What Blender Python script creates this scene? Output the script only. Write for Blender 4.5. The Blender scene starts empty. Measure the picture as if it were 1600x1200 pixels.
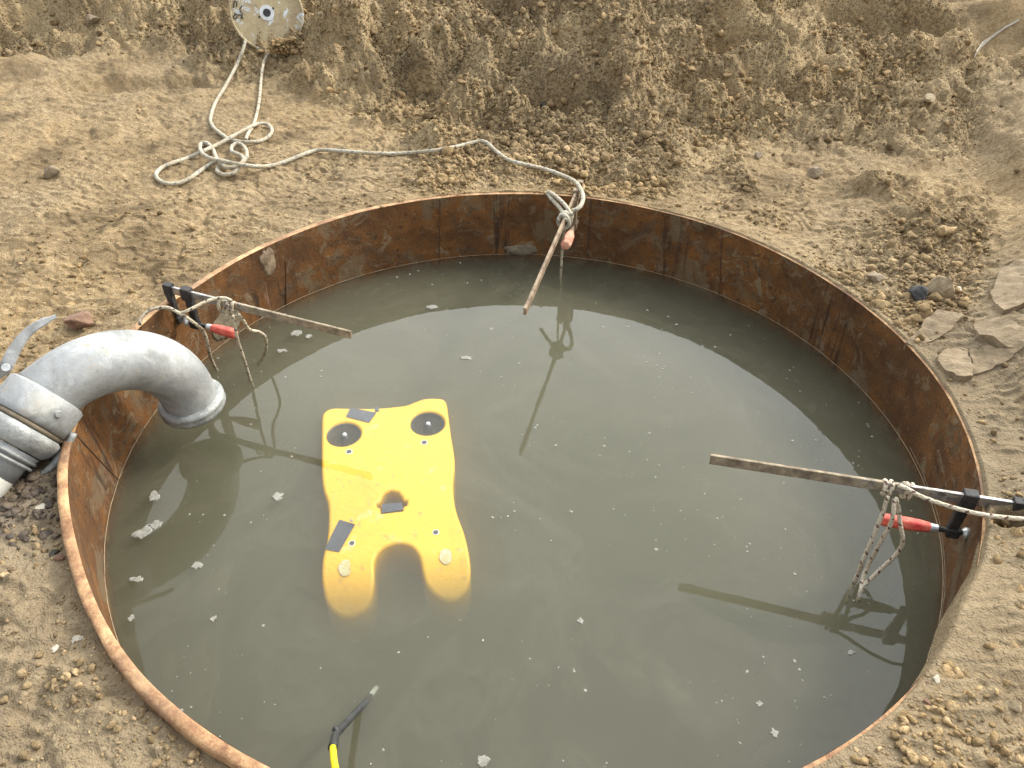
import bpy, bmesh, math, random
import numpy as np
from mathutils import Vector, Matrix, Quaternion, noise as mnoise

random.seed(7)
rng = np.random.default_rng(11)
SC = bpy.context.scene
COL = SC.collection
PI = math.pi

# ------------------------------------------------------------------ camera
S = 1.3                                   # casing radius, metres
RIM = 0.2947                              # rim above the water (water is z = 0)
PITCH, ROLL, YAW, FPX = 0.6798, 0.0197, 0.0233, 1200.0
CAM = Vector((0.0, -1.4458 * S, 1.3752 * S))
_Rz = Matrix.Rotation(YAW, 3, 'Z')
FW = _Rz @ Vector((0, math.cos(PITCH), -math.sin(PITCH)))
_rt = _Rz @ Vector((1, 0, 0)); _up = _Rz @ Vector((0, math.sin(PITCH), math.cos(PITCH)))
RT = math.cos(ROLL) * _rt + math.sin(ROLL) * _up
UP = -math.sin(ROLL) * _rt + math.cos(ROLL) * _up
cam_d = bpy.data.cameras.new('camera'); cam = bpy.data.objects.new('camera', cam_d); COL.objects.link(cam)
cam.matrix_world = Matrix(((RT.x, UP.x, -FW.x, CAM.x), (RT.y, UP.y, -FW.y, CAM.y), (RT.z, UP.z, -FW.z, CAM.z), (0, 0, 0, 1)))
cam_d.sensor_width = 36; cam_d.lens = 36 * FPX / 1600; cam_d.clip_start = 0.05; cam_d.clip_end = 1500
SC.camera = cam

# ------------------------------------------------------------------ world, sun, exposure
SUN_AZ = math.radians(62)                 # clockwise from +y
SUN_EL = math.radians(38)
w = bpy.data.worlds.new('World'); SC.world = w; w.use_nodes = True
nt = w.node_tree; nt.nodes.clear()
sky = nt.nodes.new('ShaderNodeTexSky'); sky.sky_type = 'NISHITA'; sky.sun_disc = False
sky.sun_elevation = SUN_EL; sky.sun_rotation = SUN_AZ
tc = nt.nodes.new('ShaderNodeTexCoord')
mp = nt.nodes.new('ShaderNodeMapping'); mp.inputs['Scale'].default_value = (1.0, 1.0, 2.2)
ns = nt.nodes.new('ShaderNodeTexNoise'); ns.inputs['Scale'].default_value = 1.6; ns.inputs['Detail'].default_value = 7; ns.inputs['Roughness'].default_value = .55
cr = nt.nodes.new('ShaderNodeValToRGB'); cr.color_ramp.elements[0].position = .34; cr.color_ramp.elements[1].position = .62
cr.color_ramp.elements[0].color = (5.6, 6.0, 6.7, 1); cr.color_ramp.elements[1].color = (10.2, 10.0, 9.6, 1)
mx = nt.nodes.new('ShaderNodeMix'); mx.data_type = 'RGBA'; mx.inputs[0].default_value = .86
bg = nt.nodes.new('ShaderNodeBackground'); bg.inputs['Strength'].default_value = 0.15
wo = nt.nodes.new('ShaderNodeOutputWorld')
L = nt.links
L.new(tc.outputs['Generated'], mp.inputs['Vector']); L.new(mp.outputs[0], ns.inputs['Vector']); L.new(ns.outputs[0], cr.inputs[0])
sx = nt.nodes.new('ShaderNodeSeparateXYZ'); L.new(tc.outputs['Generated'], sx.inputs[0])
zr = nt.nodes.new('ShaderNodeValToRGB'); zr.color_ramp.elements[0].position = .35; zr.color_ramp.elements[1].position = .88
zr.color_ramp.elements[0].color = (1.38, 1.40, 1.38, 1); zr.color_ramp.elements[1].color = (.92, .98, 1.08, 1); L.new(sx.outputs[2], zr.inputs[0])
mm = nt.nodes.new('ShaderNodeMix'); mm.data_type = 'RGBA'; mm.blend_type = 'MULTIPLY'; mm.inputs[0].default_value = 1; L.new(cr.outputs[0], mm.inputs[6]); L.new(zr.outputs[0], mm.inputs[7])
# the cloud deck is brightest towards the hazy sun side, beyond the heap
dp = nt.nodes.new('ShaderNodeVectorMath'); dp.operation = 'DOT_PRODUCT'; dp.inputs[1].default_value = (.42, .76, .50); L.new(tc.outputs['Generated'], dp.inputs[0])
gr = nt.nodes.new('ShaderNodeValToRGB'); gr.color_ramp.elements[0].position = .25; gr.color_ramp.elements[1].position = 1.0; gr.color_ramp.interpolation = 'EASE'
gr.color_ramp.elements[0].color = (.60, .61, .63, 1); gr.color_ramp.elements[1].color = (3.25, 3.22, 3.12, 1); L.new(dp.outputs['Value'], gr.inputs[0])
m3 = nt.nodes.new('ShaderNodeMix'); m3.data_type = 'RGBA'; m3.blend_type = 'MULTIPLY'; m3.inputs[0].default_value = 1; L.new(mm.outputs[2], m3.inputs[6]); L.new(gr.outputs[0], m3.inputs[7])
L.new(sky.outputs[0], mx.inputs[6]); L.new(m3.outputs[2], mx.inputs[7]); L.new(mx.outputs[2], bg.inputs['Color']); L.new(bg.outputs[0], wo.inputs[0])
sd = bpy.data.lights.new('sun', 'SUN'); sd.energy = 2.8; sd.angle = math.radians(9); sd.color = (1.0, 0.94, 0.84)
sun = bpy.data.objects.new('sun', sd); COL.objects.link(sun)
sdir = Vector((math.sin(SUN_AZ) * math.cos(SUN_EL), math.cos(SUN_AZ) * math.cos(SUN_EL), math.sin(SUN_EL)))
sun.rotation_euler = sdir.to_track_quat('Z', 'Y').to_euler()
SC.view_settings.view_transform = 'Standard'; SC.view_settings.look = 'None'
SC.view_settings.exposure = 0.30; SC.view_settings.gamma = 1; SC.view_settings.use_curve_mapping = False
SC.cycles.max_bounces = 12; SC.cycles.diffuse_bounces = 3; SC.cycles.glossy_bounces = 4
SC.cycles.volume_bounces = 5; SC.cycles.transparent_max_bounces = 16; SC.cycles.use_denoising = True
SC.cycles.caustics_reflective = False

# ------------------------------------------------------------------ helpers
def at(px, py, z=0.0):
    """point of the plane at height z seen at photograph pixel (px, py)"""
    d = FW + RT * ((px - 800) / FPX) - UP * ((py - 600) / FPX)
    return CAM + d * ((z - CAM.z) / d.z)

def link(name, me, mat=None, parent=None, smooth=False):
    o = bpy.data.objects.new(name, me); COL.objects.link(o)
    if mat is not None and not me.materials: me.materials.append(mat)
    if smooth: me.polygons.foreach_set('use_smooth', np.ones(len(me.polygons), bool))
    if parent is not None: o.parent = parent
    return o
def tag(o, label=None, cat=None, group=None, kind=None):
    if label: o['label'] = label
    if cat: o['category'] = cat
    if group: o['group'] = group
    if kind: o['kind'] = kind
    return o
def empty(name, loc=(0, 0, 0), rot=None):
    o = bpy.data.objects.new(name, None); COL.objects.link(o); o.location = loc; o.empty_display_size = .05
    if rot is not None: o.rotation_euler = rot
    return o
def npmesh(name, V, Fc, uv=None):
    me = bpy.data.meshes.new(name)
    V = np.asarray(V, np.float32); Fc = np.asarray(Fc, np.int32); k = Fc.shape[1]
    me.vertices.add(len(V)); me.vertices.foreach_set('co', V.ravel())
    me.loops.add(Fc.size); me.loops.foreach_set('vertex_index', Fc.ravel())
    me.polygons.add(len(Fc)); me.polygons.foreach_set('loop_start', np.arange(0, Fc.size, k, dtype=np.int32))
    me.polygons.foreach_set('loop_total', np.full(len(Fc), k, np.int32))
    me.update(calc_edges=True)
    if uv is not None:
        l = me.uv_layers.new(name='UVMap'); l.data.foreach_set('uv', np.asarray(uv, np.float32)[Fc.ravel()].ravel())
    return me
def bmesh_obj(name, bm, mat, parent=None, smooth=False, bevel=0, seg=2):
    bmesh.ops.recalc_face_normals(bm, faces=bm.faces)
    me = bpy.data.meshes.new(name); bm.to_mesh(me); bm.free()
    o = link(name, me, mat, parent, smooth)
    if bevel:
        m = o.modifiers.new('b', 'BEVEL'); m.width = bevel; m.segments = seg; m.limit_method = 'ANGLE'; m.angle_limit = .6
    return o
def add_box(bm, c, s, rot=None, taper=None):
    M = Matrix.Translation(c) @ (rot.to_4x4() if rot else Matrix.Identity(4)) @ Matrix.Diagonal((s[0], s[1], s[2], 1))
    g = bmesh.ops.create_cube(bm, size=1, matrix=Matrix.Identity(4))
    for v in g['verts']:
        if taper and v.co.z < 0: v.co.x *= taper; v.co.y *= taper
        v.co = M @ v.co
    return g['verts']
def add_cyl(bm, a, b, r0, r1=None, n=20, cap=True):
    a = Vector(a); b = Vector(b); r1 = r0 if r1 is None else r1
    q = (b - a).to_track_quat('Z', 'Y').to_matrix().to_4x4()
    g = bmesh.ops.create_cone(bm, cap_ends=cap, segments=n, radius1=r0, radius2=r1, depth=(b - a).length, matrix=Matrix.Translation((a + b) / 2) @ q)
    return g['verts']
def catmull(P, step):
    P = [Vector(p) for p in P]; out = []
    Q = [P[0] * 2 - P[1]] + P + [P[-1] * 2 - P[-2]]
    for i in range(1, len(Q) - 2):
        a, b, c, d = Q[i - 1:i + 3]; n = max(2, int((c - b).length / step))
        for k in range(n):
            t = k / n
            # centripetal-like softening: plain catmull is fine with even points
            out.append(.5 * ((2 * b) + (c - a) * t + (2 * a - 5 * b + 4 * c - d) * t * t + (3 * b - a - 3 * c + d) * t ** 3))
    out.append(P[-1]); return out
def sweep(name, pts, rad, n=10, cap=True):
    """tube mesh along pts; rad is a number or a function of arc fraction; UV = (around, metres along)"""
    m = len(pts); ts = []
    for i in range(m):
        ts.append((pts[min(i + 1, m - 1)] - pts[max(i - 1, 0)]).normalized())
    nrm = ts[0].orthogonal().normalized(); V = []; UV = []; s = 0
    total = sum((pts[i + 1] - pts[i]).length for i in range(m - 1))
    for i in range(m):
        if i:
            s += (pts[i] - pts[i - 1]).length
            nrm = (nrm - ts[i] * nrm.dot(ts[i]))
            nrm = nrm.normalized() if nrm.length > 1e-6 else ts[i].orthogonal().normalized()
        bn = ts[i].cross(nrm); r = rad(s / total) if callable(rad) else rad
        for k in range(n + 1):
            a = 2 * PI * k / n
            V.append(pts[i] + (nrm * math.cos(a) + bn * math.sin(a)) * r); UV.append((k / n, s))
    Fc = [(i * (n + 1) + k, i * (n + 1) + k + 1, (i + 1) * (n + 1) + k + 1, (i + 1) * (n + 1) + k) for i in range(m - 1) for k in range(n)]
    if cap:
        for i, p in ((0, pts[0]), (m - 1, pts[-1])):
            c = len(V); V.append(p); UV.append((.5, 0))
            for k in range(n): Fc.append((c, i * (n + 1) + k, i * (n + 1) + k + 1, c))
    me = bpy.data.meshes.new(name)
    me.from_pydata([tuple(v) for v in V], [], [tuple(dict.fromkeys(f)) for f in Fc])
    l = me.uv_layers.new(name='UVMap')
    vi = np.zeros(len(me.loops), np.int32); me.loops.foreach_get('vertex_index', vi)
    l.data.foreach_set('uv', np.array(UV, np.float32)[vi].ravel())
    bm = bmesh.new(); bm.from_mesh(me); bmesh.ops.remove_doubles(bm, verts=bm.verts, dist=1e-6); bmesh.ops.recalc_face_normals(bm, faces=bm.faces); bm.to_mesh(me); bm.free()
    return me

# ------------------------------------------------------------------ materials
def mat(name):
    m = bpy.data.materials.new(name); m.use_nodes = True
    n = m.node_tree; n.nodes.clear()
    out = n.nodes.new('ShaderNodeOutputMaterial'); b = n.nodes.new('ShaderNodeBsdfPrincipled')
    n.links.new(b.outputs[0], out.inputs[0]); return m, n, b
def N(n, t, **kw):
    x = n.nodes.new(t)
    for k, v in kw.items():
        if k.startswith('i_'): x.inputs[k[2:].replace('_', ' ')].default_value = v
        else: setattr(x, k, v)
    return x
def ramp(n, src, stops, interp='LINEAR'):
    r = n.nodes.new('ShaderNodeValToRGB'); e = r.color_ramp.elements; r.color_ramp.interpolation = interp
    while len(e) < len(stops): e.new(.5)
    for i, (p, c) in enumerate(stops):
        e[i].position = p; e[i].color = (c, c, c, 1) if not hasattr(c, '__len__') else (*c, 1)
    n.links.new(src, r.inputs[0]); return r.outputs[0]
def mixc(n, f, a, b, mode='MIX'):
    m = n.nodes.new('ShaderNodeMix'); m.data_type = 'RGBA'; m.blend_type = mode
    for s, v in ((0, f), (6, a), (7, b)):
        if isinstance(v, (int, float)): m.inputs[s].default_value = v
        elif isinstance(v, tuple): m.inputs[s].default_value = (*v, 1) if len(v) == 3 else v
        else: n.links.new(v, m.inputs[s])
    return m.outputs[2]
def math_(n, op, a, b=None, c=None, clamp=False):
    m = n.nodes.new('ShaderNodeMath'); m.operation = op; m.use_clamp = clamp
    for i, v in enumerate((a, b, c)):
        if v is None: continue
        if isinstance(v, (int, float)): m.inputs[i].default_value = v
        else: n.links.new(v, m.inputs[i])
    return m.outputs[0]
def coords(n, kind='Object', scale=(1, 1, 1), rot=(0, 0, 0)):
    t = n.nodes.new('ShaderNodeTexCoord'); m = n.nodes.new('ShaderNodeMapping'); m.inputs['Scale'].default_value = scale; m.inputs['Rotation'].default_value = rot
    n.links.new(t.outputs[kind], m.inputs[0]); return m.outputs[0]
def noise(n, vec, scale, detail=4, rough=.55, dist=0.):
    x = N(n, 'ShaderNodeTexNoise'); x.inputs['Scale'].default_value = scale; x.inputs['Detail'].default_value = detail
    x.inputs['Roughness'].default_value = rough; x.inputs['Distortion'].default_value = dist; n.links.new(vec, x.inputs['Vector']); return x.outputs[0]
def voro(n, vec, scale, feature='F1', out='Distance', rnd=1.):
    x = N(n, 'ShaderNodeTexVoronoi', feature=feature); x.inputs['Scale'].default_value = scale; x.inputs['Randomness'].default_value = rnd
    n.links.new(vec, x.inputs['Vector']); return x.outputs[out]
def bump(n, b, hgt, dist, strength=1., prev=None):
    x = N(n, 'ShaderNodeBump'); x.inputs['Strength'].default_value = strength; x.inputs['Distance'].default_value = dist
    n.links.new(hgt, x.inputs['Height'])
    if prev is not None: n.links.new(prev, x.inputs['Normal'])
    if b is not None: n.links.new(x.outputs[0], b.inputs['Normal'])
    return x.outputs[0]

def soil_mat(name, clod=False):
    m, n, b = mat(name)
    v = coords(n)
    big = noise(n, v, 1.1, 3, .5); mid = noise(n, v, 7, 5, .6); fine = noise(n, v, 55, 6, .7); grain = noise(n, v, 420, 3, .7)
    c = mixc(n, ramp(n, mid, [(.3, 0.), (.7, 1.)]), (.175, .122, .065), (.285, .208, .118))
    c = mixc(n, ramp(n, big, [(.38, 0.), (.62, 1.)]), c, (.30, .203, .097))
    dry = ramp(n, fine, [(.44, 0.), (.66, 1.)])
    c = mixc(n, math_(n, 'MULTIPLY', dry, .7), c, (.49, .375, .22))
    dmp = ramp(n, noise(n, v, 2.3, 5, .62, .6), [(.5, 0.), (.68, 1.)])
    c = mixc(n, math_(n, 'MULTIPLY', dmp, .75), c, (.085, .058, .031))
    if not clod:
        at_ = N(n, 'ShaderNodeAttribute', attribute_name='zone'); sep = N(n, 'ShaderNodeSeparateColor'); n.links.new(at_.outputs['Color'], sep.inputs[0])
        # red: loose rubble, green: wet, blue: grey-pink trodden silt
        c = mixc(n, math_(n, 'MULTIPLY', math_(n, 'MULTIPLY', sep.outputs[0], ramp(n, noise(n, v, 1.7, 5, .6), [(.42, .1), (.6, 1.)])), .8), c, (.50, .375, .205))
        c = mixc(n, math_(n, 'MULTIPLY', sep.outputs[1], .9), c, (.07, .05, .032))
        silt = mixc(n, ramp(n, mid, [(.3, 0.), (.7, 1.)]), (.17, .13, .082), (.265, .21, .135))
        c = mixc(n, math_(n, 'MULTIPLY', sep.outputs[2], .8), c, silt)
    c = mixc(n, ramp(n, grain, [(.3, .0), (.75, .45)]), c, (.2, .145, .085), 'MIX')
    sp = ramp(n, voro(n, v, 150), [(.0, 1.), (.16, 0.)]); spm = ramp(n, noise(n, v, 9, 3), [(.55, 0.), (.6, 1.)])
    c = mixc(n, math_(n, 'MULTIPLY', math_(n, 'MULTIPLY', sp, spm), .6), c, (.62, .54, .4))
    if clod:
        oi = N(n, 'ShaderNodeAttribute', attribute_name='tone')
        c = mixc(n, 1., c, mixc(n, oi.outputs['Fac'], (.68, .66, .62), (1.45, 1.42, 1.36)), 'MULTIPLY')
    n.links.new(c, b.inputs['Base Color']); b.inputs['Roughness'].default_value = .95; b.inputs['Specular IOR Level'].default_value = .08
    if not clod:
        n.links.new(ramp(n, sep.outputs[1], [(0., .95), (1., .42)]), b.inputs['Roughness'])
        n.links.new(ramp(n, sep.outputs[1], [(0., .12), (1., .5)]), b.inputs['Specular IOR Level'])
    wv = N(n, 'ShaderNodeVectorMath', operation='ADD'); wn = N(n, 'ShaderNodeTexNoise'); wn.inputs['Scale'].default_value = 30; wn.inputs['Detail'].default_value = 3; n.links.new(v, wn.inputs['Vector'])
    ws = N(n, 'ShaderNodeVectorMath', operation='SCALE'); ws.inputs['Scale'].default_value = .03; n.links.new(wn.outputs['Color'], ws.inputs[0]); n.links.new(v, wv.inputs[0]); n.links.new(ws.outputs[0], wv.inputs[1]); v2 = wv.outputs[0]
    vc = ramp(n, voro(n, v2, 60), [(0., 1.), (.55, 0.)])
    lo = bump(n, None, ramp(n, noise(n, v, 26, 4, .6), [(.35, 0.), (.5, .75), (.52, 1.), (.8, 1.)]), .007, .6)
    lo = bump(n, None, ramp(n, voro(n, v2, 110), [(.1, 1.), (.6, 0.)]), .004, .45, lo)
    if not clod:
        k = N(n, 'ShaderNodeBump'); k.inputs['Distance'].default_value = .022; n.links.new(sep.outputs[0], k.inputs['Strength']); n.links.new(vc, k.inputs['Height']); n.links.new(lo, k.inputs['Normal']); lo = k.outputs[0]
        vv = ramp(n, voro(n, v, 170), [(0., 1.), (.6, 0.)]); lo = bump(n, None, vv, .004, .5, lo)
    bump(n, b, grain, .003, .7, lo)
    return m
M_SOIL = soil_mat('soil'); M_CLOD = soil_mat('clod_soil', True)

def stone_mat(name, c0, c1, rough=.85):
    m, n, b = mat(name); v = coords(n)
    c = mixc(n, ramp(n, noise(n, v, 30, 6, .65), [(.32, 0.), (.68, 1.)]), c0, c1)
    n.links.new(c, b.inputs['Base Color']); b.inputs['Roughness'].default_value = rough
    bump(n, b, noise(n, v, 90, 6, .7), .006); return m
M_DARKSTONE = stone_mat('dark_stone', (.035, .033, .031), (.095, .09, .085), .95)
M_TAN = stone_mat('tan_stone', (.22, .16, .09), (.42, .32, .19))
M_PALE = stone_mat('pale_stone', (.42, .36, .26), (.62, .56, .44))
M_BROWN = stone_mat('brown_stone', (.12, .06, .035), (.26, .15, .09))
M_GREY = stone_mat('grey_stone', (.17, .125, .075), (.33, .255, .165))
M_SLAB = stone_mat('dry_mud_slab', (.17, .122, .068), (.29, .215, .128), .95)
M_WET = stone_mat('wet_stone', (.022, .016, .011), (.15, .105, .065), .42)

def rust_mat():
    m, n, b = mat('rusted_steel')
    uv = coords(n, 'UV'); uvs = coords(n, 'UV', (1, .09, 1))
    a = noise(n, uv, 5.5, 7, .62, .5); c = mixc(n, ramp(n, a, [(.3, 0.), (.7, 1.)]), (.07, .032, .012), (.225, .092, .022))
    c = mixc(n, ramp(n, noise(n, uv, 17, 6, .7), [(.46, 0.), (.66, .8)]), c, (.29, .125, .032))
    c = mixc(n, ramp(n, noise(n, uv, 8.5, 8, .7, 1.2), [(.55, 0.), (.60, .8)]), c, (.12, .075, .038))
    c = mixc(n, ramp(n, noise(n, uv, 34, 7, .78), [(.50, 0.), (.62, .85)]), c, (.045, .022, .011))
    # mud splashes and lime specks
    c = mixc(n, ramp(n, noise(n, uv, 13, 9, .78, .8), [(.55, 0.), (.60, .75)]), c, (.24, .175, .10))
    lm = math_(n, 'MULTIPLY', ramp(n, voro(n, uv, 55), [(.03, 1.), (.11, 0.)]), ramp(n, noise(n, uv, 6, 2), [(.5, 0.), (.56, 1.)]))
    c = mixc(n, lm, c, (.42, .36, .25))
    c = mixc(n, ramp(n, noise(n, uv, 1.4, 3, .6), [(.40, .45), (.54, 0.)]), c, (.06, .03, .013))
    c = mixc(n, math_(n, 'MULTIPLY', ramp(n, noise(n, uv, 4.2, 7, .68, 1.), [(.55, 0.), (.6, 1.)]), .6), c, (.16, .12, .07))
    # run-down streaks, bunched where the wall took most traffic
    st = noise(n, uvs, 42, 4, .6); grp = noise(n, coords(n, 'UV', (1, .02, 1)), 2.6, 2, .5)
    k = math_(n, 'MULTIPLY', ramp(n, st, [(.5, 0.), (.64, .8)]), ramp(n, grp, [(.5, 0.), (.62, 1.)]))
    c = mixc(n, k, c, (.028, .014, .008))
    st2 = noise(n, coords(n, 'UV', (1, .16, 1), (0, 0, 0)), 30, 5, .6); k2 = math_(n, 'MULTIPLY', ramp(n, st2, [(.59, 0.), (.66, 1.)]), ramp(n, grp, [(.55, 0.), (.66, .65)]))
    c = mixc(n, k2, c, (.3, .19, .13))
    n.links.new(c, b.inputs['Base Color']); b.inputs['Roughness'].default_value = .8; b.inputs['Specular IOR Level'].default_value = .3
    h = math_(n, 'ADD', math_(n, 'MULTIPLY', noise(n, uv, 13, 9, .78, .8), 1.), math_(n, 'MULTIPLY', noise(n, uv, 120, 4, .7), .3))
    bump(n, b, h, .009); return m
M_RUST = rust_mat()
def rim_mat():
    m, n, b = mat('rubbed_rim_steel'); v = coords(n)
    a = noise(n, v, 9, 6, .65, .4)
    c = mixc(n, ramp(n, a, [(.36, 0.), (.6, 1.)]), (.19, .085, .035), (.60, .36, .17))
    c = mixc(n, ramp(n, noise(n, v, 45, 6, .7), [(.5, 0.), (.68, .85)]), c, (.24, .10, .042))
    c = mixc(n, ramp(n, noise(n, v, 3.1, 3), [(.56, 0.), (.66, .7)]), c, (.12, .07, .052))
    n.links.new(c, b.inputs['Base Color']); b.inputs['Roughness'].default_value = .72
    bump(n, b, noise(n, v, 70, 6, .7), .006); return m
M_RIM = rim_mat()
def bar_mat():
    m, n, b = mat('muddy_steel_bar'); v = coords(n); sep = N(n, 'ShaderNodeSeparateXYZ'); n.links.new(v, sep.inputs[0])
    k = math_(n, 'ADD', math_(n, 'MULTIPLY', sep.outputs[0], -1.3), math_(n, 'MULTIPLY', noise(n, v, 22, 5, .7), 1.1))
    k = ramp(n, k, [(.72, 0.), (1.0, 1.)]); a = ramp(n, noise(n, v, 30, 6, .65), [(.35, 0.), (.65, 1.)])
    st = mixc(n, a, (.26, .25, .24), (.50, .49, .48)); md = mixc(n, a, (.15, .115, .075), (.40, .32, .21))
    n.links.new(mixc(n, k, st, md), b.inputs['Base Color']); n.links.new(ramp(n, k, [(0., .8), (1., .05)]), b.inputs['Metallic']); n.links.new(ramp(n, k, [(0., .32), (1., .9)]), b.inputs['Roughness'])
    bump(n, b, math_(n, 'MULTIPLY', noise(n, v, 70, 5, .7), k), .006); return m
def simple(name, c0, c1, scale=20, rough=.5, metal=0., bdist=.002, r2=None, spec=.5):
    m, n, b = mat(name); v = coords(n)
    a = ramp(n, noise(n, v, scale, 6, .65), [(.35, 0.), (.65, 1.)])
    n.links.new(mixc(n, a, c0, c1), b.inputs['Base Color']); b.inputs['Metallic'].default_value = metal
    b.inputs['Specular IOR Level'].default_value = spec
    n.links.new(ramp(n, a, [(0., rough), (1., r2 if r2 is not None else rough)]), b.inputs['Roughness'])
    bump(n, b, noise(n, v, scale * 4, 5, .7), bdist); return m
def galv_mat():
    m, n, b = mat('galvanised_steel'); v = coords(n)
    a = noise(n, v, 7, 6, .62, .6)
    c = mixc(n, ramp(n, a, [(.34, 0.), (.66, 1.)]), (.25, .255, .25), (.42, .425, .415))
    c = mixc(n, ramp(n, noise(n, v, 26, 6, .7), [(.45, 0.), (.7, .6)]), c, (.28, .27, .235))
    c = mixc(n, ramp(n, noise(n, v, 3.4, 4, .6), [(.58, 0.), (.68, .55)]), c, (.33, .28, .19))
    c = mixc(n, ramp(n, noise(n, v, 130, 4, .7), [(.58, 0.), (.7, .55)]), c, (.14, .15, .15))
    c = mixc(n, ramp(n, noise(n, v, 11, 7, .7, 1.5), [(.55, 0.), (.62, .55)]), c, (.42, .42, .40))
    c = mixc(n, ramp(n, noise(n, v, 4.5, 6, .68, .8), [(.50, 0.), (.62, .7)]), c, (.15, .15, .14))
    c = mixc(n, ramp(n, noise(n, coords(n, 'Object', (1, 1, 1), (0, 0, 1)), 6.5, 5, .7), [(.62, 0.), (.68, .7)]), c, (.34, .26, .16))
    n.links.new(c, b.inputs['Base Color']); b.inputs['Metallic'].default_value = .3
    n.links.new(ramp(n, a, [(.3, .5), (.7, .72)]), b.inputs['Roughness'])
    bump(n, b, noise(n, v, 16, 6, .6), .006, .5); return m
M_GALV = galv_mat()
M_GALV_DARK = simple('dirty_galvanised', (.22, .225, .215), (.42, .42, .39), 22, .55, .35, .004)
M_WHITEPIPE = simple('dirty_white_plastic', (.72, .72, .66), (.62, .56, .40), 12, .32, 0, .0015)
M_BAR = simple('steel_bar', (.30, .29, .27), (.52, .51, .49), 14, .3, .8, .001, .5)
M_BARM = bar_mat()
M_BARMUD = simple('muddy_bar', (.20, .16, .11), (.42, .35, .25), 24, .8, .1, .004)
M_BLACK = simple('black_cast_iron', (.012, .012, .013), (.055, .05, .045), 30, .5, .3, .003, .75)
M_RUSTBAR = simple('rusty_bar', (.13, .08, .045), (.33, .245, .15), 22, .75, .1, .004)
M_RED = simple('red_handle', (.55, .035, .025), (.70, .17, .11), 45, .5, 0, .003, .75)
M_REDFADE = simple('faded_red_handle', (.62, .18, .11), (.70, .40, .26), 38, .75, 0, .003)
M_FERR = simple('zinc_ferrule', (.45, .45, .43), (.7, .7, .68), 30, .35, .7, .001)
M_MUD = stone_mat('caked_mud', (.13, .10, .065), (.25, .2, .13), .9)
M_RUBBER = simple('black_rubber', (.012, .012, .013), (.03, .03, .03), 30, .45, 0, .001)
M_YELCABLE = simple('yellow_sheath', (.82, .68, .01), (.86, .74, .015), 20, .35, 0, .0003)
M_HOLE = simple('dark_recess', (.012, .012, .014), (.03, .03, .03), 30, .6, 0, .001)
M_FOAM = simple('foam', (.18, .17, .135), (.30, .285, .24), 60, .8, 0, .002)
M_WHITE = simple('white_nose', (.75, .75, .75), (.85, .85, .85), 30, .2, 0, .0003)

def rope_mat(name, base, base2, fleck, pitch, amt=.5):
    m, n, b = mat(name)
    uv = coords(n, 'UV'); sep = N(n, 'ShaderNodeSeparateXYZ'); n.links.new(uv, sep.inputs[0])
    u, s = sep.outputs[0], sep.outputs[1]
    # two sets of braid strands
    p1 = math_(n, 'FRACT', math_(n, 'ADD', math_(n, 'MULTIPLY', u, 4), math_(n, 'DIVIDE', s, pitch)))
    p2 = math_(n, 'FRACT', math_(n, 'SUBTRACT', math_(n, 'MULTIPLY', u, 4), math_(n, 'DIVIDE', s, pitch)))
    h1 = math_(n, 'PINGPONG', p1, .5); h2 = math_(n, 'PINGPONG', p2, .5); hh = math_(n, 'MAXIMUM', h1, h2)
    # tracer yarn flecks
    f1 = math_(n, 'FRACT', math_(n, 'ADD', u, math_(n, 'DIVIDE', s, pitch * 2.2)))
    f2 = math_(n, 'FRACT', math_(n, 'DIVIDE', s, pitch * .9))
    fl = math_(n, 'MULTIPLY', math_(n, 'LESS_THAN', f1, .24), math_(n, 'LESS_THAN', f2, .5))
    v = coords(n)
    c = mixc(n, ramp(n, noise(n, v, 14, 5, .6), [(.38, 0.), (.62, 1.)]), base, base2)
    c = mixc(n, math_(n, 'MULTIPLY', fl, amt), c, fleck)
    c = mixc(n, ramp(n, hh, [(.1, .35), (.3, 0.)]), c, (.12, .095, .06))
    n.links.new(c, b.inputs['Base Color']); b.inputs['Roughness'].default_value = .85
    bump(n, b, hh, .004, .8); return m
M_ROPE = rope_mat('grey_braided_rope', (.47, .43, .33), (.36, .30, .20), (.13, .15, .16), .03, .6)
M_ROPE2 = rope_mat('tan_braided_rope', (.58, .50, .36), (.38, .31, .21), (.07, .05, .045), .022, .9)
M_ROPE3 = rope_mat('pale_braided_rope', (.64, .56, .42), (.52, .43, .30), (.10, .035, .03), .02, .9)

def yellow_mat():
    m, n, b = mat('yellow_float'); v = coords(n)
    c = mixc(n, ramp(n, noise(n, v, 3, 3), [(.35, 0.), (.65, 1.)]), (.70, .375, .004), (.75, .425, .006))
    c = mixc(n, ramp(n, noise(n, v, 38, 6, .72), [(.58, 0.), (.66, .75)]), c, (.40, .22, .04))
    c = mixc(n, ramp(n, noise(n, v, 17, 5, .7), [(.60, 0.), (.70, .6)]), c, (.62, .50, .26))
    n.links.new(c, b.inputs['Base Color']); b.inputs['Roughness'].default_value = .45
    bump(n, b, noise(n, v, 60, 4, .6), .0015); return m
M_YEL = yellow_mat()
M_TAPE = simple('black_tape', (.02, .022, .026), (.045, .05, .055), 40, .35, 0, .001)
M_WORN = stone_mat('worn_cream', (.50, .40, .12), (.58, .54, .38), .6)
M_SCUFF = stone_mat('scuffed_white', (.55, .55, .48), (.78, .78, .70), .6)

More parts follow.
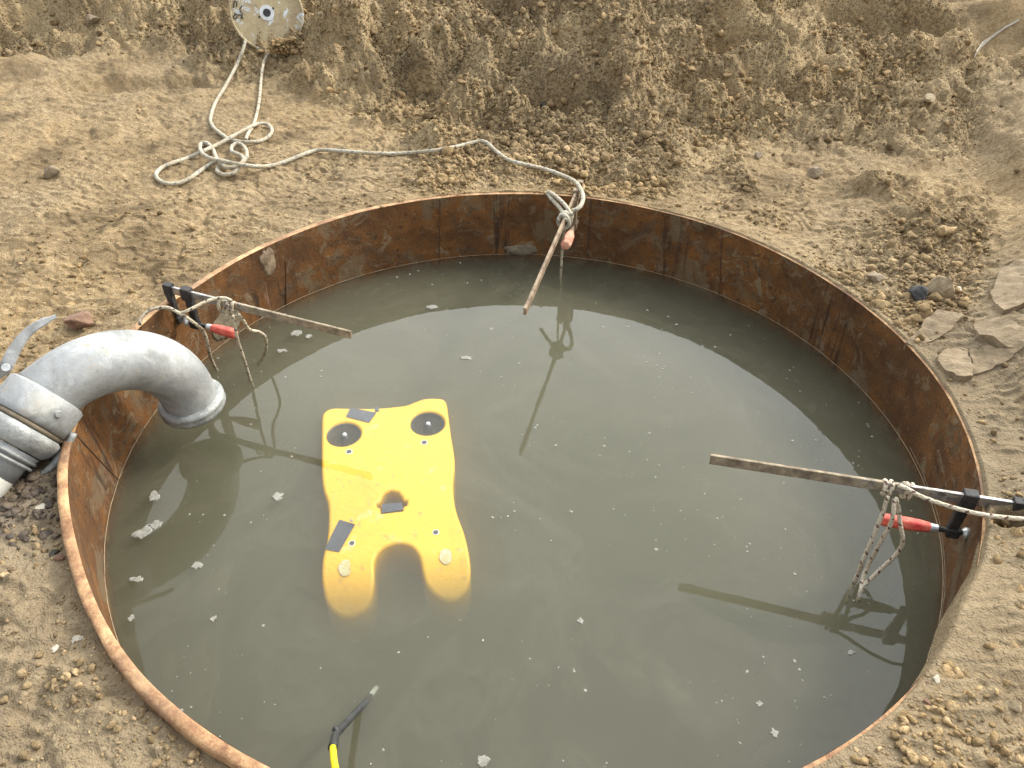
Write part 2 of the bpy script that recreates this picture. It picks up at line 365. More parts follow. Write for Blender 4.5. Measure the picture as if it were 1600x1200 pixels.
# ------------------------------------------------------------------ noise in numpy
def _hash(ix, iy, seed):
    h = (ix.astype(np.uint32) * np.uint32(374761393) + iy.astype(np.uint32) * np.uint32(668265263) + np.uint32((seed * 2246822519) & 0xffffffff))
    h ^= h >> np.uint32(13); h *= np.uint32(1274126177); h ^= h >> np.uint32(16); return h
def _rnd(ix, iy, seed): return _hash(ix, iy, seed).astype(np.float64) / 4294967295.0
def perlin(x, y, seed=0):
    ix = np.floor(x).astype(np.int64); iy = np.floor(y).astype(np.int64); fx = x - ix; fy = y - iy
    u = fx * fx * fx * (fx * (fx * 6 - 15) + 10); v = fy * fy * fy * (fy * (fy * 6 - 15) + 10)
    def g(a, b_, dx, dy):
        t = _rnd(a, b_, seed) * 2 * PI; return np.cos(t) * dx + np.sin(t) * dy
    n00 = g(ix, iy, fx, fy); n10 = g(ix + 1, iy, fx - 1, fy); n01 = g(ix, iy + 1, fx, fy - 1); n11 = g(ix + 1, iy + 1, fx - 1, fy - 1)
    return (n00 * (1 - u) + n10 * u) * (1 - v) + (n01 * (1 - u) + n11 * u) * v * 1.0
def fbm(x, y, seed, octv=4, gain=.5):
    s = 0; a = 1; f = 1
    for o in range(octv): s = s + a * perlin(x * f, y * f, seed + o * 17); a *= gain; f *= 2.03
    return s
def lumps(x, y, seed, p=.7):
    """rounded-angular clods poking out of the ground, 0..1"""
    ix = np.floor(x).astype(np.int64); iy = np.floor(y).astype(np.int64); best = np.zeros_like(x)
    for dx in (-1, 0, 1):
        for dy in (-1, 0, 1):
            cx, cy = ix + dx, iy + dy
            jx = _rnd(cx, cy, seed); jy = _rnd(cx, cy, seed + 1); pr = _rnd(cx, cy, seed + 2); rr = .32 + .42 * _rnd(cx, cy, seed + 3); an = _rnd(cx, cy, seed + 4) * PI
            ax = x - (cx + jx); ay = y - (cy + jy); ca, sa = np.cos(an), np.sin(an)
            u = (ax * ca + ay * sa); v_ = (-ax * sa + ay * ca) * (1.15 + .5 * jx)
            d = (np.abs(u) ** 2.6 + np.abs(v_) ** 2.6) ** (1 / 2.6) / rr
            hgt = np.clip(1 - d ** 2.4, 0, 1) ** .6 * rr * (pr < p) * (1 + .5 * (u * jy + v_ * jx) / rr)
            best = np.maximum(best, hgt)
    return best
def sst(a, b_, x):
    t = np.clip((x - a) / (b_ - a), 0, 1); return t * t * (3 - 2 * t)
def soft(x, k=.15): return np.where(x > 0, x * x / (x + k), 0) if True else x

# features placed on the ground; positions in metres
PITS = []      # x, y, radius x, radius y, depth, rotation
_KX = np.array([-9, -3.2, -2.2, -1.5, -.9, -.3, .4, 1.0, 1.6, 2.4, 4, 9.])
_KY = np.array([3.2, 3.0, 2.95, 2.6, 2.15, 1.85, 1.72, 1.72, 1.85, 2.0, 2.2, 2.6])
_BY = np.array([-6, -1.6, -1.0, -.5, 0., .45, .9, 1.4, 2.2, 3.5, 8])
_BX = np.array([2.8, 2.1, 1.75, 1.55, 1.42, 1.50, 1.78, 2.05, 2.25, 2.5, 3])
def zones(x, y):
    r = np.hypot(x, y); th = np.degrees(np.arctan2(y, x))
    wv = fbm(x * .9, y * .9, 301, 3) * .28
    foot = y - np.interp(x, _KX, _KY) + wv * 1.0
    bank = x - np.interp(y, _BY, _BX) + wv * .35
    rub = sst(-.12, .22, foot) * (1 - .9 * sst(-.05, .2, bank))
    rub = rub * (.66 + .34 * sst(-.22, .18, fbm(x * 2.4 + 9, y * 2.4, 401, 3)))          # packed faces between the loose runs
    rub = np.maximum(rub, .55 * sst(.5, 1., fbm(x * 1.7, y * 1.7, 77, 3) * 1.6 + .25) * sst(.02, .2, r - S))
    # loose crumbs hugging the back and back-right of the rim, and the right bench
    back = sst(60, 72, th) * (1 - sst(104, 116, th)); rub = np.maximum(rub, .8 * back * sst(.02, .1, r - S))
    bench = sst(8, 18, th) * (1 - sst(30, 44, th)); rub = np.maximum(rub, .7 * bench * (1 - sst(-.05, .1, bank)))
    nearR = sst(-62, -52, th) * (1 - sst(-30, -20, th)); rub = np.maximum(rub, .25 * nearR)
    nearL = (th < -105) & (th > -172); rub = np.where(nearL, np.minimum(rub, .10), rub)
    flatL = sst(118, 135, th) * (1 - sst(.0, .35, foot)); rub = rub * (1 - .85 * flatL)
    wet = np.exp(-(((x + 1.43) / .22) ** 2 + ((y + .56) / .20) ** 2) ** 1.5)
    silt = sst(.35, .0, bank * 0 + np.where(x > 0, -.02, 1)) * sst(-1.2, -.5, -y)  # right, near side
    silt = np.maximum(silt, np.where(nearL, .75, 0)) * (1 - rub)
    return r, th, foot, bank, np.clip(rub, 0, 1), wet, silt
def terrain(x, y, full=True):
    x = np.asarray(x, float); y = np.asarray(y, float)
    r, th, foot, bank, rub, wet, silt = zones(x, y)
    d = np.maximum(r - S, 0)
    z = np.full_like(x, RIM)
    # ring-side level against the rim
    off = np.interp(th, [-180, -168, -150, -110, -80, -62, -45, -25, -12, 10, 40, 70, 100, 125, 150, 165, 180],
                    [-.07, -.07, -.045, -.03, -.015, .006, .015, .022, .012, .009, .008, .007, .005, -.003, -.010, -.03, -.07])
    z += off * (1 - .6 * sst(.3, 1.2, d))
    hp = soft(np.maximum(foot, 0), .35) * .42
    hp = .95 * (1 - np.exp(-hp / .95)); z += hp
    bk = soft(np.maximum(bank, 0), .12) * .75; bk = .8 * (1 - np.exp(-bk / .8)); z += bk * (1 - .5 * sst(1.8, 3.2, y))
    # shoulder of soil hanging over the near-right rim
    z += .045 * np.exp(-((th + 30) / 18) ** 2) * sst(.0, .12, d)
    near = np.where(d < 2.2, 1, 1)
    a = sst(.0, .25, d)
    z += a * (.04 + .16 * sst(0, .6, foot)) * fbm(x * 1.5 + 3, y * 1.5, 5, 3)
    z += a * (.012 + .035 * rub) * fbm(x * 5.2, y * 5.2, 23, 4, .55)
    for (px, py, rx, ry, dep, rot) in PITS:
        c_, s_ = math.cos(rot), math.sin(rot); u = ((x - px) * c_ + (y - py) * s_) / rx; v_ = (-(x - px) * s_ + (y - py) * c_) / ry
        q = u * u + v_ * v_; z -= dep * 1.35 * np.exp(-q * q * .8)
    # flaky ledges where the crust has broken and slid
    tn = fbm(x * 2.1, y * 3.0, 611, 4, .55) * 5; fr = tn - np.floor(tn); z += a * (.010 + .018 * rub) * (sst(0, .14, fr) - fr)
    if full:
        b1 = .3 + .7 * sst(.01, .06, d)
        wx = x + .02 * perlin(x * 14, y * 14, 91); wy = y + .02 * perlin(x * 14 + 7, y * 14, 92)
        lk = .25 + .75 * sst(.1, .9, d)
        z += b1 * lk * rub * (.15 * lumps(wx * 4.2, wy * 4.2, 41, .42) + .075 * lumps(wx * 10, wy * 10, 51, .55) + .038 * lumps(wx * 24, wy * 24, 61, .7) + .013 * lumps(x * 52, y * 52, 71, .8))
        sm = (1 - rub)
        rd = 1 - np.abs(perlin(wx * 6 + .6 * y, wy * 17, 111)) * 2.2; z += b1 * sm * .007 * np.clip(rd, 0, 1) ** 3
        z += b1 * sm * (.0035 * perlin(x * 24, y * 40, 131) + .006 * fbm(x * 11, y * 11, 141, 3))
        z += b1 * sm * .010 * lumps(x * 22, y * 22, 151, .16)
        # cracked crust: steps between plates
        ck = 1 - np.abs(perlin(wx * 3.3, wy * 3.3, 161)) * 9; z -= b1 * sm * .014 * np.clip(ck, 0, 1) ** 1.5 * sst(.0, .12, perlin(x * 1.3, y * 1.3, 171))
    return z
def T1(x, y, full=True): return float(terrain(np.array([x]), np.array([y]), full)[0])
def ground_at(px, py, lift=0.0, full=True):
    d = (FW + RT * ((px - 800) / FPX) - UP * ((py - 600) / FPX)).normalized()
    t = np.arange(1.0, 14.0, .01); X = CAM.x + d.x * t; Y = CAM.y + d.y * t; Z = CAM.z + d.z * t
    H = terrain(X, Y, full) + lift; H = np.where(np.hypot(X, Y) < S, -9, H)
    i = np.argmax(Z < H); i = max(i, 1)
    lo, hi = t[i - 1], t[i]
    for _ in range(8):
        m_ = (lo + hi) / 2; X1, Y1 = CAM.x + d.x * m_, CAM.y + d.y * m_
        if CAM.z + d.z * m_ < T1(X1, Y1, full) + lift: hi = m_
        else: lo = m_
    return Vector((CAM.x + d.x * hi, CAM.y + d.y * hi, CAM.z + d.z * hi))
for (px, py, rx, ry, dep, rot) in [(835, 122, .26, .13, .20, -.35), (805, 78, .12, .10, .12, 0), (1080, 138, .20, .09, .14, -.1), (1160, 45, .30, .08, .12, .0),
                                   (600, 30, .10, .30, .14, .25), (1400, 35, .34, .14, .20, -.4), (1594, 806, .045, .035, .07, 0), (905, 283, .17, .05, .04, 0), (470, 70, .25, .2, .06, 0), (1545, 235, .10, .5, .05, -.15),
                                   (1010, 40, .08, .10, .12, 0), (690, 150, .3, .2, .05, .3), (1290, 160, .25, .15, .05, 0), (60, 40, .5, .25, .12, 0), (230, 130, .5, .12, .06, .1)]:
    g = ground_at(px, py, 0, False); PITS.append((g.x, g.y, rx, ry, dep, rot))

# ------------------------------------------------------------------ ground sheet
def rim_r(th):
    d = math.degrees(th) % 360
    K = [(0, 1.296), (30, 1.288), (60, 1.306), (85, 1.318), (100, 1.316), (120, 1.312), (141, 1.296), (158, 1.29), (168, 1.318), (180, 1.322), (193, 1.312), (215, 1.29), (236, 1.300), (260, 1.304), (300, 1.299), (330, 1.293), (360, 1.296)]
    for (a, r0), (b_, r1) in zip(K, K[1:]):
        if a <= d <= b_:
            t = (d - a) / (b_ - a); t = t * t * (3 - 2 * t); return r0 + (r1 - r0) * t
_RT = np.linspace(-PI, PI, 361); _RR = np.array([rim_r(t) for t in _RT])
def build_ground():
    vis = np.linspace(-142, -38 + 360, 0)  # placeholder for clarity
    a = np.concatenate([np.radians(np.linspace(-62, 242, 1850, endpoint=False)), np.radians(np.linspace(242, 298, 70, endpoint=False))])
    na = len(a)
    rs = [S + .0015]; dr = .0035
    while rs[-1] < 7.5: rs.append(rs[-1] + dr); dr = min(dr * 1.0075, .03)
    while rs[-1] < 900: dr *= 1.35; rs.append(rs[-1] + dr)
    rs = np.array(rs); nr = len(rs)
    A, Rr = np.meshgrid(a, rs); X = Rr * np.cos(A); Y = Rr * np.sin(A)
    th = np.degrees(np.arctan2(Y, X))
    # where soil is low it starts at the outside of the plate
    push = np.interp(th, [-180, -100, -75, -58, -20, 62, 90, 125, 150, 180], [.022, .022, .016, .002, .001, .003, .010, .018, .022, .022])
    push = np.clip(push + .004 * perlin(X * 14, Y * 14, 500), 0, .025) + np.interp(np.radians(th), _RT, _RR) - S
    Xs = X + np.cos(A) * push * np.exp(-(Rr - S) / .05); Ys = Y + np.sin(A) * push * np.exp(-(Rr - S) / .05)
    Z = terrain(Xs.ravel(), Ys.ravel()).reshape(X.shape)
    Z[0] = np.minimum(Z[0], RIM) - .005
    k = (Z[1] > RIM + .004); Z[1] = np.where(k, RIM + .0035, Z[1])
    # soil slumped over the plate edge on the near right
    dr_ = np.exp(-((th + 39) / 9) ** 2) * (1 + .35 * perlin(X * 9, Y * 9, 77)); tt = np.clip((Rr - S) / .09, 0, 1)
    Xs -= np.cos(A) * .024 * dr_ * (1 - tt) ** 2; Ys -= np.sin(A) * .024 * dr_ * (1 - tt) ** 2; Z += dr_ * (.012 - .10 * np.clip(1 - tt / .13, 0, 1) ** 1.4)
    V = np.stack([Xs, Ys, Z], -1).reshape(-1, 3)
    i = np.arange(nr - 1)[:, None] * na; j = np.arange(na)[None]; j2 = (j + 1) % na
    Fc = np.stack([i + j, i + na + j, i + na + j2, i + j2], -1).reshape(-1, 4)
    me = npmesh('ground', V, Fc)
    _, _, _, _, rub, wet, silt = zones(Xs.ravel(), Ys.ravel())
    at_ = me.attributes.new('zone', 'FLOAT_COLOR', 'POINT')
    at_.data.foreach_set('color', np.stack([rub, wet, silt, np.ones_like(rub)], -1).astype(np.float32).ravel())
    tag(link('ground', me, M_SOIL, None, True), kind='structure')
build_ground()

# ------------------------------------------------------------------ loose clods
def ico(sub):
    bm = bmesh.new(); bmesh.ops.create_icosphere(bm, subdivisions=sub, radius=1); V = np.array([v.co[:] for v in bm.verts]); Fc = np.array([[v.index for v in f.verts] for f in bm.faces]); bm.free(); return V, Fc
def scatter_clods(name, P, size, sub, mat_, label=None, flat=.72, jag=.28):
    V0, F0 = ico(sub); n = len(P); k = len(V0); nb = 24
    bases = []
    for b_ in range(nb):
        d = 1 + jag * rng.standard_normal(k) * .6; q = V0 * d[:, None]
        for _ in range(6):                                        # broken faces
            ax = rng.standard_normal(3); ax /= np.linalg.norm(ax); dd = q @ ax; q = q - np.outer(np.maximum(dd - rng.uniform(.35, .8), 0), ax)
        q *= 1.25
        q *= np.array([1, rng.uniform(.65, 1), rng.uniform(.55, .95)]); bases.append(q)
    bases = np.array(bases); B = bases[rng.integers(0, nb, n)]
    ang = rng.uniform(0, 2 * PI, n); t = rng.uniform(-.5, .5, n)
    ca, sa, ct, st = np.cos(ang), np.sin(ang), np.cos(t), np.sin(t)
    x, y, z = B[..., 0], B[..., 1], B[..., 2] * flat / .75
    y, z = y * ct[:, None] - z * st[:, None], y * st[:, None] + z * ct[:, None]
    x, y = x * ca[:, None] - y * sa[:, None], x * sa[:, None] + y * ca[:, None]
    V = (np.stack([x, y, z], -1) * size[:, None, None] + P[:, None, :]).reshape(-1, 3)
    Fc = (F0[None] + (np.arange(n) * k)[:, None, None]).reshape(-1, 3)
    me = npmesh(name, V, Fc); at_ = me.attributes.new('tone', 'FLOAT', 'POINT'); at_.data.foreach_set('value', np.repeat(rng.uniform(0, 1, n), k).astype(np.float32))
    return link(name, me, mat_)
def clod_points(n, smin, smax, pw, thr_small=.0):
    P = []; Sz = []; tot = 0
    while tot < n:
        m_ = 60000; r = S + .02 + 6.0 * rng.uniform(0, 1, m_) ** 1.3; a = np.radians(rng.uniform(-60, 240, m_)); x = r * np.cos(a); y = r * np.sin(a)
        rr, th, foot, bank, rub, wet, silt = zones(x, y)
        dist = np.hypot(x - CAM.x, y - CAM.y)
        cl = np.clip(.55 + 1.2 * perlin(x * 1.8, y * 1.8, 881) + .8 * perlin(x * 6, y * 6, 882), .04, 1)
        dens = (.035 + rub ** 1.5) * cl * np.clip(2.2 / dist, 0, 1.0)
        # keep inside what the camera can see
        dx = np.stack([x - CAM.x, y - CAM.y, np.full_like(x, RIM + .1 - CAM.z)], -1); f = dx @ np.array(FW); u = dx @ np.array(RT) / f; v_ = dx @ np.array(UP) / f
        ok = (f > .2) & (np.abs(u) < .75) & (v_ > -.58) & (v_ < .62) & (rng.uniform(0, 1, m_) < dens)
        x, y = x[ok], y[ok]; s = smin + (smax - smin) * rng.uniform(0, 1, len(x)) ** pw; s *= .55 + .45 * np.clip(rub[ok] * 1.3, 0, 1)
        z = terrain(x, y) + s * .12; P.append(np.stack([x, y, z], -1)); Sz.append(s); tot += len(x)
    return np.concatenate(P)[:n], np.concatenate(Sz)[:n]
P, s_ = clod_points(42000, .003, .011, 2.2); tag(scatter_clods('soil_crumbs', P, s_, 1, M_CLOD), kind='stuff')
P, s_ = clod_points(7500, .008, .026, 3.2); tag(scatter_clods('soil_clods', P, s_, 2, M_CLOD, jag=.2), kind='stuff')

def rock(name, px, py, wpx, mat_, label, cat='stone', group=None, hfrac=.7, seed=0, sub=3, sink=.2, long=1.0, rot=0.):
    g = ground_at(px, py); dist = (g - CAM).dot(FW); r = wpx / FPX * dist / 2
    bm = bmesh.new(); bmesh.ops.create_icosphere(bm, subdivisions=sub, radius=1)
    rs = random.Random(seed + int(px * 7 + py))
    planes = [(Vector((rs.uniform(-1, 1), rs.uniform(-1, 1), rs.uniform(-.6, 1))).normalized(), rs.uniform(.42, .78)) for _ in range(11)]
    for v in bm.verts:
        p = v.co.copy()
        for nn, dd in planes:
            e = p.dot(nn) - dd
            if e > 0: p -= nn * e * .92
        p *= 1 + .12 * mnoise.noise(p * 2.2 + Vector((seed, px, py))) + .05 * mnoise.noise(p * 7)
        p.x *= r * 1.12; p.y *= r * 1.12 * long; p.z *= r * 1.12 * hfrac; v.co = Matrix.Rotation(rot, 3, 'Z') @ p
    o = bmesh_obj(name, bm, mat_, None, False); o.location = (g.x, g.y, T1(g.x, g.y) + r * hfrac * (1 - sink) * .6)
    return tag(o, label, cat, group)
rock('stone', 1432, 472, 34, M_DARKSTONE, 'blackish blocky lump beside the right side of the rusty rim', hfrac=1.0, seed=3)
rock('stone', 850, 166, 14, M_DARKSTONE, 'small blue-grey stone on the heap behind the ring', seed=5)
rock('stone', 1472, 458, 44, M_TAN, 'angular tan lump of earth just right of the blackish lump', seed=4, hfrac=.8)
rock('stone', 80, 274, 24, M_GREY, 'lone grey-brown stone on smooth soil at far left', seed=6, hfrac=1.0)
rock('stone', 1497, 455, 15, M_PALE, 'small pale stone beside the tan lump, right of the ring', seed=8)
rock('stone', 122, 1001, 17, M_PALE, 'pale stone on the trodden soil left of the near rim', seed=9)
rock('stone', 87, 1013, 15, M_PALE, 'flat whitish stone left of the near rim, lying furthest from it', seed=10, hfrac=.35)
rock('stone', 92, 874, 15, M_BROWN, 'brown pebble touching the outside of the left rim', seed=11)
rock('stone', 68, 791, 20, M_PALE, 'flat cream stone beside the dark puddle below the pipe', seed=12, hfrac=.4)
rock('stone', 128, 506, 52, M_BROWN, 'reddish brown lump just behind the top of the pipe elbow', seed=13, hfrac=.5)
rock('stone', 1462, 1062, 17, M_PALE, 'pale oblong stone at the right near edge of the ring', seed=14, hfrac=.6)
rock('stone', 1447, 1067, 9, M_BROWN, 'tiny orange pebble touching the pale oblong stone by the rim', seed=15)
rock('stone', 1583, 1105, 28, M_TAN, 'ochre stone at the right edge of the near soil', seed=16)
rock('stone', 1452, 156, 24, M_TAN, 'flat tan clod high on the heap towards the right', seed=17, hfrac=.5)
rock('stone', 1186, 245, 16, M_GREY, 'round grey clod at the foot of the heap behind the ring', seed=18)
rock('stone', 1448, 1097, 12, M_BROWN, 'brown crumb on the soil near the right near rim', seed=19)
rock('stone', 145, 32, 22, M_GREY, 'grey clod on the heap in the far left corner', seed=20)
rock('stone', 1365, 437, 30, M_GREY, 'long grey clod lying between rim and heap on the right', seed=21, hfrac=.5, long=.6, rot=-.3)
rock('stone', 1275, 275, 26, M_GREY, 'grey-brown clod in a dark hollow of the rubble', seed=22)

# wet dark debris under the coupling
def wet_bits():
    n = 700; x = -1.43 + .12 * rng.standard_normal(n); y = -.54 + .12 * rng.standard_normal(n); ok = (np.hypot(x, y) > S + .04); x, y = x[ok], y[ok]
    s = .003 + .014 * rng.uniform(0, 1, len(x)) ** 3; P = np.stack([x, y, terrain(x, y) + s * .1], -1)
    tag(scatter_clods('wet_debris', P, s, 2, M_WET), kind='stuff')
wet_bits()

def gravel():
    Ps, Ss = [], []
    for px, py, sg, k in ((215, 1110, .03, 30), (268, 1118, .025, 24), (300, 1172, .035, 50), (165, 1000, .03, 16), (95, 1085, .03, 22), (125, 1065, .03, 16), (60, 835, .05, 30), (40, 880, .06, 30), (150, 880, .05, 20),
                          (1310, 1186, .05, 90), (1250, 1192, .03, 50), (1400, 1150, .08, 60), (1500, 1110, .1, 80), (1570, 1170, .08, 60), (1440, 1185, .06, 60), (1290, 430, .06, 60), (1330, 470, .05, 60), (1195, 340, .06, 60), (1540, 770, .05, 60), (1575, 800, .05, 60),
                          (700, 296, .05, 80), (560, 320, .05, 30), (130, 430, .08, 50), (45, 560, .1, 50), (60, 400, .1, 30), (200, 330, .15, 50), (330, 360, .12, 40), (20, 1000, .08, 14), (30, 1160, .1, 24)):
        g = ground_at(px, py); a = rng.standard_normal((k, 2)) * sg; x = g.x + a[:, 0]; y = g.y + a[:, 1]; ok = np.hypot(x, y) > S + .035; x, y = x[ok], y[ok]
        s_ = .0025 + .0085 * rng.uniform(0, 1, len(x)) ** 2.2; Ps.append(np.stack([x, y, terrain(x, y) + s_ * .35], -1)); Ss.append(s_)
    tag(scatter_clods('gravel', np.concatenate(Ps), np.concatenate(Ss), 2, M_CLOD), kind='stuff')
gravel()

# cracked mud plates on the right bank
def plate(pxs, thick, label, seed, tilt=0.0):
    base = [ground_at(x, y) for x, y in pxs]; c = sum(base, Vector()) / len(base)
    pts = []
    for i in range(len(base)):                     # ragged outline
        a, b_ = base[i], base[(i + 1) % len(base)]; m_ = max(2, int((b_ - a).length / .012))
        for k in range(m_):
            p = a.lerp(b_, k / m_); j = .014 * mnoise.noise(p * 16 + Vector((seed, 0, 0))) + .006 * mnoise.noise(p * 60 + Vector((seed, 0, 0))); q = (p - c); q.z = 0
            pts.append(p + q.normalized() * j)
    # plane fit
    A = np.array([[p.x, p.y, 1] for p in base]); zc = np.linalg.lstsq(A, np.array([p.z for p in base]), rcond=None)[0]
    bm = bmesh.new(); top = []; bot = []
    for p in pts:
        z = zc[0] * p.x + zc[1] * p.y + zc[2]; top.append(bm.verts.new((p.x, p.y, z + thick * .6))); bot.append(bm.verts.new((p.x, p.y, z - thick)))
    f = bm.faces.new(top); n_ = len(top)
    for i in range(n_): bm.faces.new((top[i], bot[i], bot[(i + 1) % n_], top[(i + 1) % n_]))
    bmesh.ops.triangulate(bm, faces=[f])
    bmesh.ops.subdivide_edges(bm, edges=[e for e in bm.edges if e.calc_length() > .03], cuts=2, use_grid_fill=True)
    bmesh.ops.triangulate(bm, faces=bm.faces)
    for v in bm.verts:
        if v.co.z > zc[0] * v.co.x + zc[1] * v.co.y + zc[2]:
            v.co.z += .02 * mnoise.noise(v.co * 8 + Vector((seed, 3, 1))) + .006 * mnoise.noise(v.co * 35)
    o = bmesh_obj('mud_slab', bm, M_SLAB); at_ = o.data.attributes.new('tone', 'FLOAT', 'POINT'); at_.data.foreach_set('value', np.full(len(o.data.vertices), .3, np.float32))
    tag(o, label, 'mud slab', 'cracked mud slabs right of the ring')
plate([(1462, 568), (1478, 548), (1510, 540), (1514, 566), (1518, 594), (1490, 597)], .02, 'flat cracked mud slab nearest the rim, right side', 1)
plate([(1514, 550), (1545, 552), (1598, 545), (1580, 565), (1550, 580), (1517, 588)], .022, 'triangular mud slab pointing right, behind the nearest slab', 2)
plate([(1522, 508), (1545, 498), (1600, 518), (1600, 545), (1560, 548), (1526, 530)], .03, 'largest raised mud slab, furthest right of the cracked ones', 3)
plate([(1415, 538), (1440, 512), (1462, 488), (1505, 498), (1470, 528), (1432, 542)], .022, 'long pale mud slab between blackish lump and rim', 4)
plate([(1545, 465), (1560, 425), (1600, 405), (1600, 480), (1565, 492)], .03, 'smooth upper mud slab with a thin crack, at far right', 5)

# strip of pale plastic sticking out of the heap, top right
def scrap():
    pts = [ground_at(x, y, .01) for x, y in ((1522, 88), (1532, 74), (1548, 60), (1570, 44), (1592, 32))]
    bm = bmesh.new(); prev = None
    for i, p in enumerate(pts):
        w_ = (.03, .035, .018, .012, .008)[i]; d = Vector((.3, .5, .8)).normalized()
        a = bm.verts.new(p - d * .004); b_ = bm.verts.new(p + d * w_); 
        if prev: bm.faces.new((prev[0], a, b_, prev[1]))
        prev = (a, b_)
    o = bmesh_obj('plastic_scrap', bm, simple('pale_plastic', (.34, .30, .23), (.5, .46, .38), 30, .6))
    md = o.modifiers.new('s', 'SOLIDIFY'); md.thickness = .004
    tag(o, 'pale strip of plastic sheet sticking out of the heap, far right', 'plastic scrap')
scrap()

# ------------------------------------------------------------------ steel casing
RING_T = .026
def build_ring():
    root = tag(empty('steel_casing'), 'round rusted steel casing sunk in the soil and filled with murky water', 'steel ring')
    nA = 900; zs = [RIM, RIM - .012] + list(np.linspace(RIM - .03, -.05, 22)) + [-.4, -.95]
    V = []; UV = []
    for i in range(nA + 1):
        th = 2 * PI * i / nA; rr = rim_r(th)
        for z in zs:
            t = min(max(z / RIM, 0), 1); r = (1.301 * (1 - t) + rr * t) + .0015 * mnoise.noise(Vector((math.cos(th) * 9, math.sin(th) * 9, z * 12)))
            V.append((r * math.cos(th), r * math.sin(th), z)); UV.append((th * S, z))
    m_ = len(zs); Fc = [(i * m_ + k, (i + 1) * m_ + k, (i + 1) * m_ + k + 1, i * m_ + k + 1) for i in range(nA) for k in range(m_ - 1)]
    o = link('wall', npmesh('wall', V, Fc, UV), M_RUST, root, True); tag(o, 'inner wall with orange rust, mud splashes and dark runs')
    # top edge: flat plate edge, slightly wavy and nicked
    V = []; prof = [(0, -.0005), (.0015, .0008), (.006, .0018), (.012, .0020), (.018, .0012), (RING_T, -.001), (RING_T + .0005, -.02), (RING_T, -.35)]
    for i in range(nA):
        th = 2 * PI * i / nA; rr = rim_r(th); nk = .0022 * mnoise.noise(Vector((math.cos(th) * 16, math.sin(th) * 16, 0))) + .0006 * mnoise.noise(Vector((math.cos(th) * 60, math.sin(th) * 60, 4)))
        for k, (dr, dz) in enumerate(prof):
            V.append(((rr + dr + (nk if 1 < k < 7 else 0)) * math.cos(th), (rr + dr + (nk if 1 < k < 7 else 0)) * math.sin(th), RIM + dz + (nk * .5 if 0 < k < 6 else 0)))
    m_ = len(prof); Fc = [(i * m_ + k, i * m_ + k + 1, ((i + 1) % nA) * m_ + k + 1, ((i + 1) % nA) * m_ + k) for i in range(nA) for k in range(m_ - 1)]
    o = link('rim', npmesh('rim', V, Fc), M_RIM, root, True); tag(o, 'bare top edge of the plate, orange and rubbed pale')
    # weld seams standing a few mm proud of the inner wall
    for a0, z0, a1, z1 in ((-166, .28, -171, -.05), (78.5, .29, 78.2, -.05), (64, .29, 62, -.05), (52.5, .29, 50, -.05), (140, .20, 142, -.05), (108, .29, 109, -.05)):
        pts = []
        for k in range(25):
            t = k / 24; a = math.radians(a0 + (a1 - a0) * t); z = z0 + (z1 - z0) * t; r = 1.301 * (1 - max(z, 0) / RIM) + rim_r(a) * max(z, 0) / RIM
            r -= .001 + .001 * mnoise.noise(Vector((k * .8, a0, 0))); pts.append(Vector((r * math.cos(a), r * math.sin(a), z)))
        link('weld_seam', sweep('weld_seam', pts, (lambda q: lambda t: .0022 + .0016 * mnoise.noise(Vector((t * 9, q, 0))))(a0), 8), simple('weld_bead', (.045, .022, .01), (.12, .055, .022), 60, .75) if 'weld_bead' not in bpy.data.materials else bpy.data.materials['weld_bead'], root, True)
build_ring()

def wall_pt(px, py, off=.0):
    """point of the inner wall seen at a pixel"""
    d = (FW + RT * ((px - 800) / FPX) - UP * ((py - 600) / FPX)).normalized(); t = 1.2
    while t < 5:
        p = CAM + d * t
        if math.hypot(p.x, p.y) > S - off and p.y > -1.2 and p.z < RIM + .02: return p
        t += .002
    return CAM + d * 3
def mud_patch(px, py, wpx, hpx, label, mat_=None, seed=0):
    p = wall_pt(px, py); th = math.atan2(p.y, p.x); sc_ = (p - CAM).dot(FW) / FPX
    bm = bmesh.new(); bmesh.ops.create_icosphere(bm, subdivisions=4, radius=1)
    for v in bm.verts:
        c = v.co * (1 + .22 * mnoise.noise(v.co * 1.6 + Vector((seed, 0, 0))) + .16 * mnoise.noise(v.co * 5 + Vector((0, seed, 0))))
        v.co = Vector((c.x * .012, c.y * wpx * sc_ / 2, c.z * hpx * sc_ / 2))
    o = bmesh_obj('mud_patch', bm, mat_ or M_MUD, None, True); r = math.hypot(p.x, p.y)
    o.location = ((S - .000) * math.cos(th), (S - .000) * math.sin(th), p.z); o.rotation_euler = (0, 0, th)
    tag(o, label, 'mud patch')
mud_patch(352, 503, 62, 52, 'grey mud caked on the wall beside the left clamp', seed=1)
mud_patch(815, 391, 52, 20, 'lump of dirt stuck at the water line, left of the wooden-looking bar', seed=2)
mud_patch(417, 408, 30, 48, 'pinkish scraped patch on the wall below the left back rim', M_RUSTBAR, 3)

